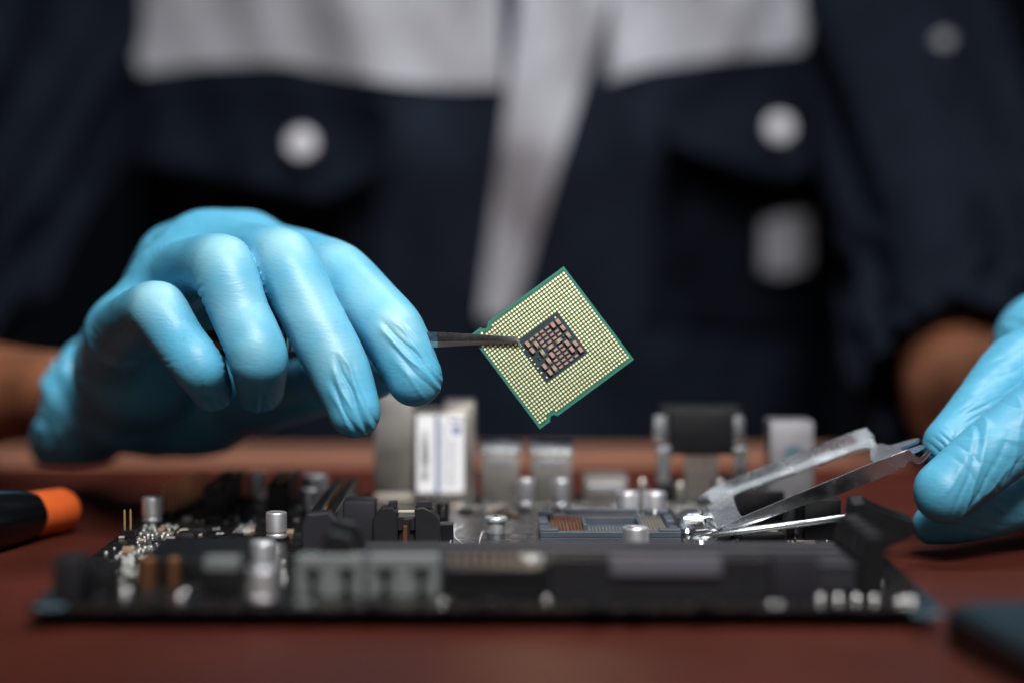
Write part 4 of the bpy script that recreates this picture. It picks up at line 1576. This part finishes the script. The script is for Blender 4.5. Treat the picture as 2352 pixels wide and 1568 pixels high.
# printed label on its near face
zl0, zl1 = BT + 3.6, BT + 32.6
xl0, xl1 = -35.4, -18.0
bm = B()
box(bm, xl0, xl1, 799.80, 799.97, zl0, zl1, 0.03)
lab = part('sticker', bm, M['label'], (-27, 799.9, BT + 18), p)
bm = B()
box(bm, -28.6, -27.1, 799.74, 799.79, zl0 + 0.1, zl1 - 0.1)
z = zl0 + 4.0
random.seed(21)
ink = B()
while z < zl0 + 23:
    w = random.choice((0.25, 0.35, 0.6, 0.9))
    if abs(z - (zl0 + 13)) < 2.2:
        w *= 1.5
    box(ink, -33.9, -31.2 + random.choice((0, 0, 0.4)), 799.74, 799.79, z, z + w)
    z += w + random.choice((0.3, 0.45, 0.8))
part('barcode', ink, M['ink_black'], (-32, 799.77, BT + 18), p)
part('blue_stripe', bm, M['ink_blue'], (-28, 799.77, BT + 18), p)
bm = B()
for col in range(4):
    z = zl0 + 2.5
    x = -26.3 + col * 1.55
    top = zl1 - (9 if col > 1 else 3)
    while z < top:
        w = random.uniform(0.4, 1.4)
        box(bm, x, x + 0.75, 799.74, 799.79, z, z + w)
        z += w + random.uniform(0.25, 0.6)
part('small_print', bm, M['ink_grey'], (-24, 799.77, BT + 15), p)
bm = B()
cxl, czl = -20.7, zl1 - 5.6
pts = [(cxl + 1.6 * math.cos(t), czl + 1.6 * math.sin(t)) for t in [2 * math.pi * i / 16 for i in range(16)]]
prism(bm, pts, 'y', 799.74, 799.79)
box(bm, -23.5, -18.9, 799.74, 799.79, zl1 - 2.6, zl1 - 1.6)
part('round_emblem', bm, M['ink_blue'], (-21, 799.77, BT + 26), p)


def usb(xa, xb, h):
    p = port('usb_port', xa, xb, 804, 826, h - 1.5, M['tin'])
    bm = B()
    box(bm, xa - 0.4, xb + 0.6, 806, 826.5, BT + h - 3.0, BT + h, 0.5, 2)
    for k in range(4):
        x = xa + 1.5 + k * (xb - xa - 3) / 3
        box(bm, x - 1.0, x + 1.0, 803.4, 806, BT + h - 3.2, BT + h - 1.4, 0.3)
    part('shield_rim', bm, M['steel'], ((xa + xb) / 2, 806, BT + h), p)
    bm = B()
    box(bm, xa + 3, xb - 3, 803.3, 804, BT + h - 7.5, BT + h - 4.2, 0.2)
    part('spring_tab', bm, M['grey_metal'], ((xa + xb) / 2, 803.6, BT + h - 6), p)


usb(-11.6, 2.8, 20.5)
usb(7.2, 22.4, 20.0)
p = port('video_port', 27.0, 43.6, 806, 826, 8.6, M['tin'])
bm = B()
box(bm, 28.5, 42.2, 805.3, 806, BT + 3, BT + 6, 0.3)
part('spring_tab', bm, M['grey_metal'], (35, 805.6, BT + 4), p)
p = port('display_port', 96.2, 112.4, 800, 818, 30, M['grey_metal'])
bm = B()
lathe(bm, [(0, 0), (3.6, 0), (3.6, 0.5), (0, 0.6)], 0, 0, 24)
bmesh.ops.rotate(bm, verts=bm.verts, cent=(0, 0, 0), matrix=Matrix.Rotation(math.pi / 2, 3, 'X'))
bmesh.ops.translate(bm, verts=bm.verts, vec=(105, 799.9, BT + 18))
part('blue_disc', bm, M['blue_disc'], (105, 799.9, BT + 18), p)

# ---- transformer with metal clips and flat leads
bm = B()
box(bm, 58.5, 83.0, 800, 820, BT + 17.5, BT + 34, 0.8, 2)
box(bm, 55.8, 86.0, 804, 818, BT + 30.5, BT + 35.2, 0.8, 2)
box(bm, 54.0, 64.0, 800, 818, BT, BT + 7, 0.6)
box(bm, 75.0, 90.0, 800, 818, BT, BT + 8.5, 0.6)
tr = part('transformer', bm, M['black'], (71, 808, BT))
for (xa, xb) in ((52.6, 58.2), (81.2, 86.8)):
    bm = B()
    box(bm, xa, xb, 800.2, 803, BT + 22.5, BT + 32.4, 0.9, 2)
    box(bm, xa + 1.2, xb + 1.2, 798.0, 802.5, BT + 18.2, BT + 21.2, 0.9, 2)
    box(bm, xa + 1.6, xb + 0.6, 799.6, 801.5, BT + 6.8, BT + 18.6, 0.3)
    part('metal_clip', bm, M['steel'], ((xa + xb) / 2, 801, BT + 20), tr)
for k in range(6):
    bm = B()
    x = 64.6 + k * 2.05
    box(bm, x, x + 1.75, 800.5, 802.5, BT + 0.5, BT + 17.6, 0.3)
    part('flat_lead', bm, M['tin'], (x + 0.9, 801.5, BT), tr)
for (x, y, z) in ((48.5, 800, 9), (62.5, 799, 8), (77.5, 798.5, 9), (89.5, 799, 10.5)):
    bm = B()
    lathe(bm, [(0, 0), (1.6, 0), (1.6, z - 1.2), (1.1, z - 0.3), (0, z)], x, y, 14, BT)
    part('post', bm, M['tin'], (x, y, BT))

# ---- chipset cover, crystal, power inductors and other blocks
def block(name, xa, xb, ya, yb4, h, m, bev=0.5):
    bm = B()
    box(bm, xa, xb, ya, yb4, BT, BT + h, bev, 2)
    return part(name, bm, m, ((xa + xb) / 2, (ya + yb4) / 2, BT))


block('chip_cover', -108, -77.5, 620, 664, 6.2, M['black'], 0.8)
block('crystal', -109.5, -102.4, 670, 674.5, 3.6, M['steel'], 1.2)
block('coil', -108.8, -103.0, 695, 702, 3.4, M['black2'], 1.2)
for (xa, xb, ya, yb5, h) in ((95.5, 107.5, 700, 716, 13.6), (78.5, 95.2, 748, 766, 10.5), (89.8, 92.6, 701, 712, 10.8), (98.5, 113, 736, 752, 9.5)):
    block('power_inductor', xa, xb, ya, yb5, h, M['black'] if h > 9.6 else M['violet'], 0.8)
block('power_inductor', 74, 88, 690, 697, 3.6, M['black2'], 0.4)
block('side_connector', -125.5, -117.5, 584, 596, 12.0, M['black2'], 1.0)
block('side_connector', -116.5, -109.0, 586, 597, 9.0, M['black'], 0.8)
for (u, v, r, h) in ((338, 1345, 3.0, 8.4), (398, 1342, 2.3, 8.0)):
    q = on_board(u, v)
    bm = B()
    lathe(bm, [(0, 0), (r, 0), (r * 1.04, h * 0.5), (r, h - 0.6), (r * 0.7, h), (0, h)], q.x, q.y, 20, BT)
    part('copper_coil', bm, M['copper'], (q.x, q.y, BT))
q = on_board(508, 1372)
b0 = block('front_switch', q.x - 5.4, q.x + 5.4, q.y, q.y + 8, 7.5, M['black'], 0.5)
bm = B()
box(bm, q.x - 4.8, q.x + 4.8, q.y + 0.3, q.y + 7, BT + 7.5, BT + 11.0, 0.6, 2)
part('switch_cap', bm, M['pale'], (q.x, q.y + 4, BT + 8), b0)
for (u, v) in ((115, 1392), (2130, 1408)):
    q = on_board(u, v)
    bm = B()
    lathe(bm, [(2.0, 0.0), (2.0, 0.25), (4.4, 0.25), (4.4, 0.0)], q.x, q.y, 24, BT)
    part('mounting_ring', bm, M['blue_disc'], (q.x, q.y, BT))

# ---- solder beads and tiny surface parts
def beads(name, pts, m):
    bm = B()
    for (x, y, r) in pts:
        if not (X0 + r < x < X1 - r and Y0 + r < y < Y1 - r):
            continue
        lathe(bm, [(r, 0.0), (r * 0.92, r * 0.45), (r * 0.6, r * 0.85), (0, r)], x, y, 8, BT)
    o = part(name, bm, m, mb_o, smooth=80)
    o['kind'] = 'stuff'


pts = []
random.seed(11)
for (u, v, r) in ((1880, 1372, 1.25), (1936, 1372, 1.25), (1990, 1372, 1.25), (2045, 1372, 1.25)):
    pass
for i in range(4):
    for j in range(2):
        q = on_board(1883 + i * 41.5, 1376 + j * 27)
        pts.append((q.x, q.y, 1.7))
for (u, v, r) in ((1770, 1390, 1.3), (1790, 1392, 1.1), (1975, 1352, 1.0), (2020, 1330, 1.1), (2035, 1342, 1.0), (2010, 1318, 0.9), (2080, 1382, 1.7), (2096, 1384, 1.7), (2065, 1384, 1.6),
                  (284, 1362, 1.5), (296, 1356, 1.2), (412, 1372, 1.4), (425, 1360, 1.2), (250, 1312, 1.1), (404, 1310, 0.9), (430, 1312, 0.8), (1255, 1375, 1.3), (1246, 1395, 1.3), (1015, 1385, 1.2), (1028, 1372, 1.0), (1008, 1394, 1.2),
                  (650, 1290, 0.8), (651, 1314, 0.9), (652, 1334, 0.9), (570, 1365, 1.1), (455, 1330, 0.9)):
    q = on_board(u, v)
    pts.append((q.x, q.y, r))
beads('solder_beads', pts, M['solder'])
pts = []
# dense field along the left edge
for i in range(170):
    t = random.random()
    v = 1205 + t * 115
    xl = 330 - (v - 1205) * 0.62
    u = xl + random.uniform(0, 1) * (75 - 10 * t) + 5
    q = on_board(u, v)
    pts.append((q.x, q.y, random.uniform(0.55, 1.15)))
for i in range(34):
    q = on_board(random.uniform(240, 316), random.uniform(1258, 1336))
    pts.append((q.x, q.y, random.uniform(0.6, 1.0)))
# along the rear and between the caps
for i in range(70):
    q = on_board(random.uniform(1010, 1600), random.uniform(1156, 1172))
    pts.append((q.x, q.y, random.uniform(0.5, 1.0)))
for i in range(24):
    q = on_board(1010 + i * 5 + random.uniform(-2, 2), random.uniform(1186, 1196))
    pts.append((q.x, q.y, random.uniform(0.25, 0.5)))
for i in range(60):
    q = on_board(random.uniform(400, 760), random.uniform(1165, 1200))
    pts.append((q.x, q.y, random.uniform(0.35, 0.75)))
for i in range(60):
    q = on_board(random.uniform(1640, 1900), random.uniform(1222, 1248))
    pts.append((q.x, q.y, random.uniform(0.3, 0.6)))
for i in range(26):
    q = on_board(random.uniform(1600, 1720), random.uniform(1166, 1176))
    pts.append((q.x, q.y, random.uniform(0.4, 0.8)))
beads('solder_joints', pts, M['solder_soft'])
bm = B()
random.seed(5)
for i in range(150):
    k = random.random()
    if k < 0.35:
        q = on_board(random.uniform(1640, 1910), random.uniform(1214, 1250))
    elif k < 0.6:
        q = on_board(random.uniform(230, 460), random.uniform(1200, 1330))
    elif k < 0.8:
        q = on_board(random.uniform(440, 800), random.uniform(1165, 1230))
    else:
        q = on_board(random.uniform(1020, 1240), random.uniform(1160, 1185))
    w, l, h = random.choice(((0.5, 0.9, 0.5), (0.7, 1.4, 0.6), (1.0, 1.8, 0.9)))
    if random.random() < 0.5:
        w, l = l, w
    mi = random.choice((0, 0, 1, 2))
    if not (X0 + 2 < q.x < X1 - 2):
        continue
    box(bm, q.x - w, q.x + w, q.y - l, q.y + l, BT + 0.002 * i, BT + h + 0.003 * i, 0.0, 1, mi)
o = part('chip_components', bm, [M['black2'], M['cream'], M['tan_cer']], mb_o)
o['kind'] = 'stuff'

# ---- small packages scattered between the big parts
for (u, v, w, l, h, mn) in ((452, 1222, 2.6, 3.0, 1.6, 'black2'), (486, 1196, 3.2, 2.4, 1.8, 'black'), (640, 1204, 2.4, 3.2, 1.5, 'black2'), (664, 1224, 1.6, 1.2, 1.4, 'tan_cer'), (430, 1196, 1.6, 1.2, 1.6, 'cream'), (690, 1238, 2.2, 1.6, 2.2, 'black2'),
                            (296, 1268, 1.8, 1.3, 1.9, 'tan_cer'), (262, 1300, 2.2, 1.6, 2.0, 'black2'), (1690, 1232, 2.2, 2.0, 1.5, 'black2'), (1745, 1240, 1.7, 1.2, 1.6, 'cream'), (1815, 1232, 2.6, 2.2, 1.6, 'black'), (1860, 1240, 1.4, 1.1, 1.7, 'tan_cer'),
                            (1070, 1176, 2.4, 2.0, 1.5, 'black2'), (1128, 1172, 1.7, 1.2, 1.5, 'cream'), (1180, 1186, 1.5, 1.1, 1.2, 'tan_cer'), (230, 1382, 2.4, 1.5, 2.2, 'black2'), (350, 1388, 2.6, 1.6, 2.4, 'black2'), (470, 1390, 1.8, 1.4, 2.0, 'black2'), (1120, 1392, 2.4, 1.5, 2.0, 'black2'),
                            (1380, 1396, 3.0, 1.4, 2.0, 'black2'), (1470, 1398, 2.0, 1.4, 1.8, 'black2'), (1620, 1394, 2.6, 1.4, 1.9, 'black2'), (700, 1392, 2.2, 1.5, 1.8, 'pale'), (860, 1394, 2.0, 1.4, 1.7, 'black2')):
    q = on_board(u, v)
    block('small_package', q.x - w, q.x + w, q.y - l, q.y + l, h, M[mn], 0.2)

# ---- silkscreen lettering
q = on_board(560, 1213)
text_mesh('silkscreen_lettering', 'BSMPT', 7.4, M['silk'], mb, frame((0, -1, 0), (0, 0, 1), (q.x, q.y, BT + 0.03)) @ Matrix.Diagonal((1.0, 1.15, 1, 1)))
for (u, v) in ((497, 1213), (505, 1224)):
    q = on_board(u, v)
    bm = B()
    for (xa, xb, ya, yb6) in ((-1.1, 1.1, -1.6, -0.9), (-1.1, 1.1, 0.9, 1.6), (-1.1, -0.6, -0.9, 0.9), (0.6, 1.1, -0.9, 0.9)):
        box(bm, q.x + xa, q.x + xb, q.y + ya, q.y + yb6, BT + 0.004, BT + 0.03)
    part('silkscreen_mark', bm, M['silk'], (q.x, q.y, BT))

# ---- two hair-thin fibres lying on the board
def fibre(px, label):
    pts = [on_board(u, v, BT + 0.22) for (u, v) in px]
    P = []
    for i in range(len(pts) - 1):
        p0, p1, p2, p3 = pts[max(i - 1, 0)], pts[i], pts[i + 1], pts[min(i + 2, len(pts) - 1)]
        for k in range(5):
            t = k / 5
            P.append(0.5 * ((2 * p1) + (-p0 + p2) * t + (2 * p0 - 5 * p1 + 4 * p2 - p3) * t * t + (-p0 + 3 * p1 - 3 * p2 + p3) * t ** 3))
    P.append(pts[-1])
    bm = B()
    tube(bm, P, 0.15, 6)
    o = obj('lint_fibre', bm, M['lint'], None, pts[0])
    o['label'] = label
    o['category'] = 'lint'
    o['group'] = 'white fibres on the circuit board'


fibre([(1046, 1202), (1044, 1212), (1040, 1222), (1034, 1246)], 'straight white fibre on the board, crossed by the curved one')
fibre([(1064, 1206), (1048, 1214), (1042, 1224), (1048, 1236), (1064, 1248)], 'curved white fibre on the board right of the black fan connector')
fibre([(1137, 1219), (1118, 1219.5), (1108, 1221), (1104, 1232), (1100, 1248)], 'hooked white fibre on the board touching the screw')

# ================================================================== SCREWDRIVER
sd_c = Vector((-160, 757, 8))
sd = empty('screwdriver', (sd_c.x, sd_c.y, 0), 'black screwdriver handle with orange end lying at the left edge', 'screwdriver')
# the end cap faces right and slightly up; handle runs to the left toward the camera
sd_end = Vector((-159.2, 764, 8.0))
sd_dir = Vector((-0.34, -0.94, 0.045)).normalized()


def lathe_axis(prof, org, d, seg=28, flut=0.0):
    bm = B()
    s = d.cross(Vector((0, 0, 1))).normalized()
    w = s.cross(d)
    rings = []
    for (r, t) in prof:
        ring = []
        for k in range(seg):
            a = 2 * math.pi * k / seg
            rr = max(r, 0.02) * (1 + flut * math.cos(6 * a))
            ring.append(bm.verts.new(org + d * t + (s * math.cos(a) + w * math.sin(a)) * rr))
        rings.append(ring)
    for a, b in zip(rings[:-1], rings[1:]):
        for k in range(seg):
            bm.faces.new((a[k], a[(k + 1) % seg], b[(k + 1) % seg], b[k]))
    bm.faces.new(rings[0])
    bm.faces.new(list(reversed(rings[-1])))
    return bm


bm = lathe_axis([(4.2, -0.2), (6.2, 0.3), (7.4, 1.6), (7.9, 3.4), (7.9, 27.0)], sd_end, sd_dir)
obj('end_cap', bm, M['orange'], sd, sd_end)
bm = lathe_axis([(6.0, 23.0), (7.6, 23.4), (8.1, 24.4), (8.3, 26), (9.4, 34), (10.6, 46), (11.5, 60), (11.2, 78), (9, 92), (7, 100), (8, 106), (5, 108)], sd_end, sd_dir, flut=0.02)
obj('handle', bm, M['handle'], sd, sd_end)
bm = lathe_axis([(3.0, 107), (3.0, 180), (2.2, 182)], sd_end, sd_dir, 16)
obj('shaft', bm, M['steel'], sd, sd_end)

# ================================================================== PHONE at the right front corner
pc = Vector((111.0, 560, 0))
ph = empty('case', (pc.x + 40, 490, 0), 'dark slab-shaped case with rounded corners in the right foreground corner', 'case')


def rounded(w, l, r, n=8):
    out = []
    for (cx, cy, a0) in ((w - r, l - r, 0), (r, l - r, 90), (r, r, 180), (w - r, r, 270)):
        for i in range(n + 1):
            a = math.radians(a0 + 90 * i / n)
            out.append((cx + r * math.cos(a), cy + r * math.sin(a)))
    return out


def phone_piece(name, inset, z0, z1, bev, m):
    bm = B()
    prism(bm, [(x + inset, y + inset) for x, y in rounded(74 - 2 * inset, 150 - 2 * inset, 10)], 'z', z0, z1, 0)
    es = [e for e in bm.edges if abs(e.verts[0].co.z - e.verts[1].co.z) < 1e-6]
    bmesh.ops.bevel(bm, geom=es, offset=bev, segments=3, profile=0.5, affect='EDGES')
    bmesh.ops.translate(bm, verts=bm.verts, vec=(0, -150, 0))
    bmesh.ops.rotate(bm, verts=bm.verts, cent=(0, 0, 0), matrix=Matrix.Rotation(math.radians(7), 3, 'Z'))
    bmesh.ops.translate(bm, verts=bm.verts, vec=(pc.x, pc.y, 0))
    return obj(name, bm, m, ph, (pc.x + 40, 500, 0))


phone_piece('shell', 0, 0.0, 9.6, 1.8, M['phone'])
phone_piece('lid', 2.0, 9.55, 10.3, 0.35, M['phone'])
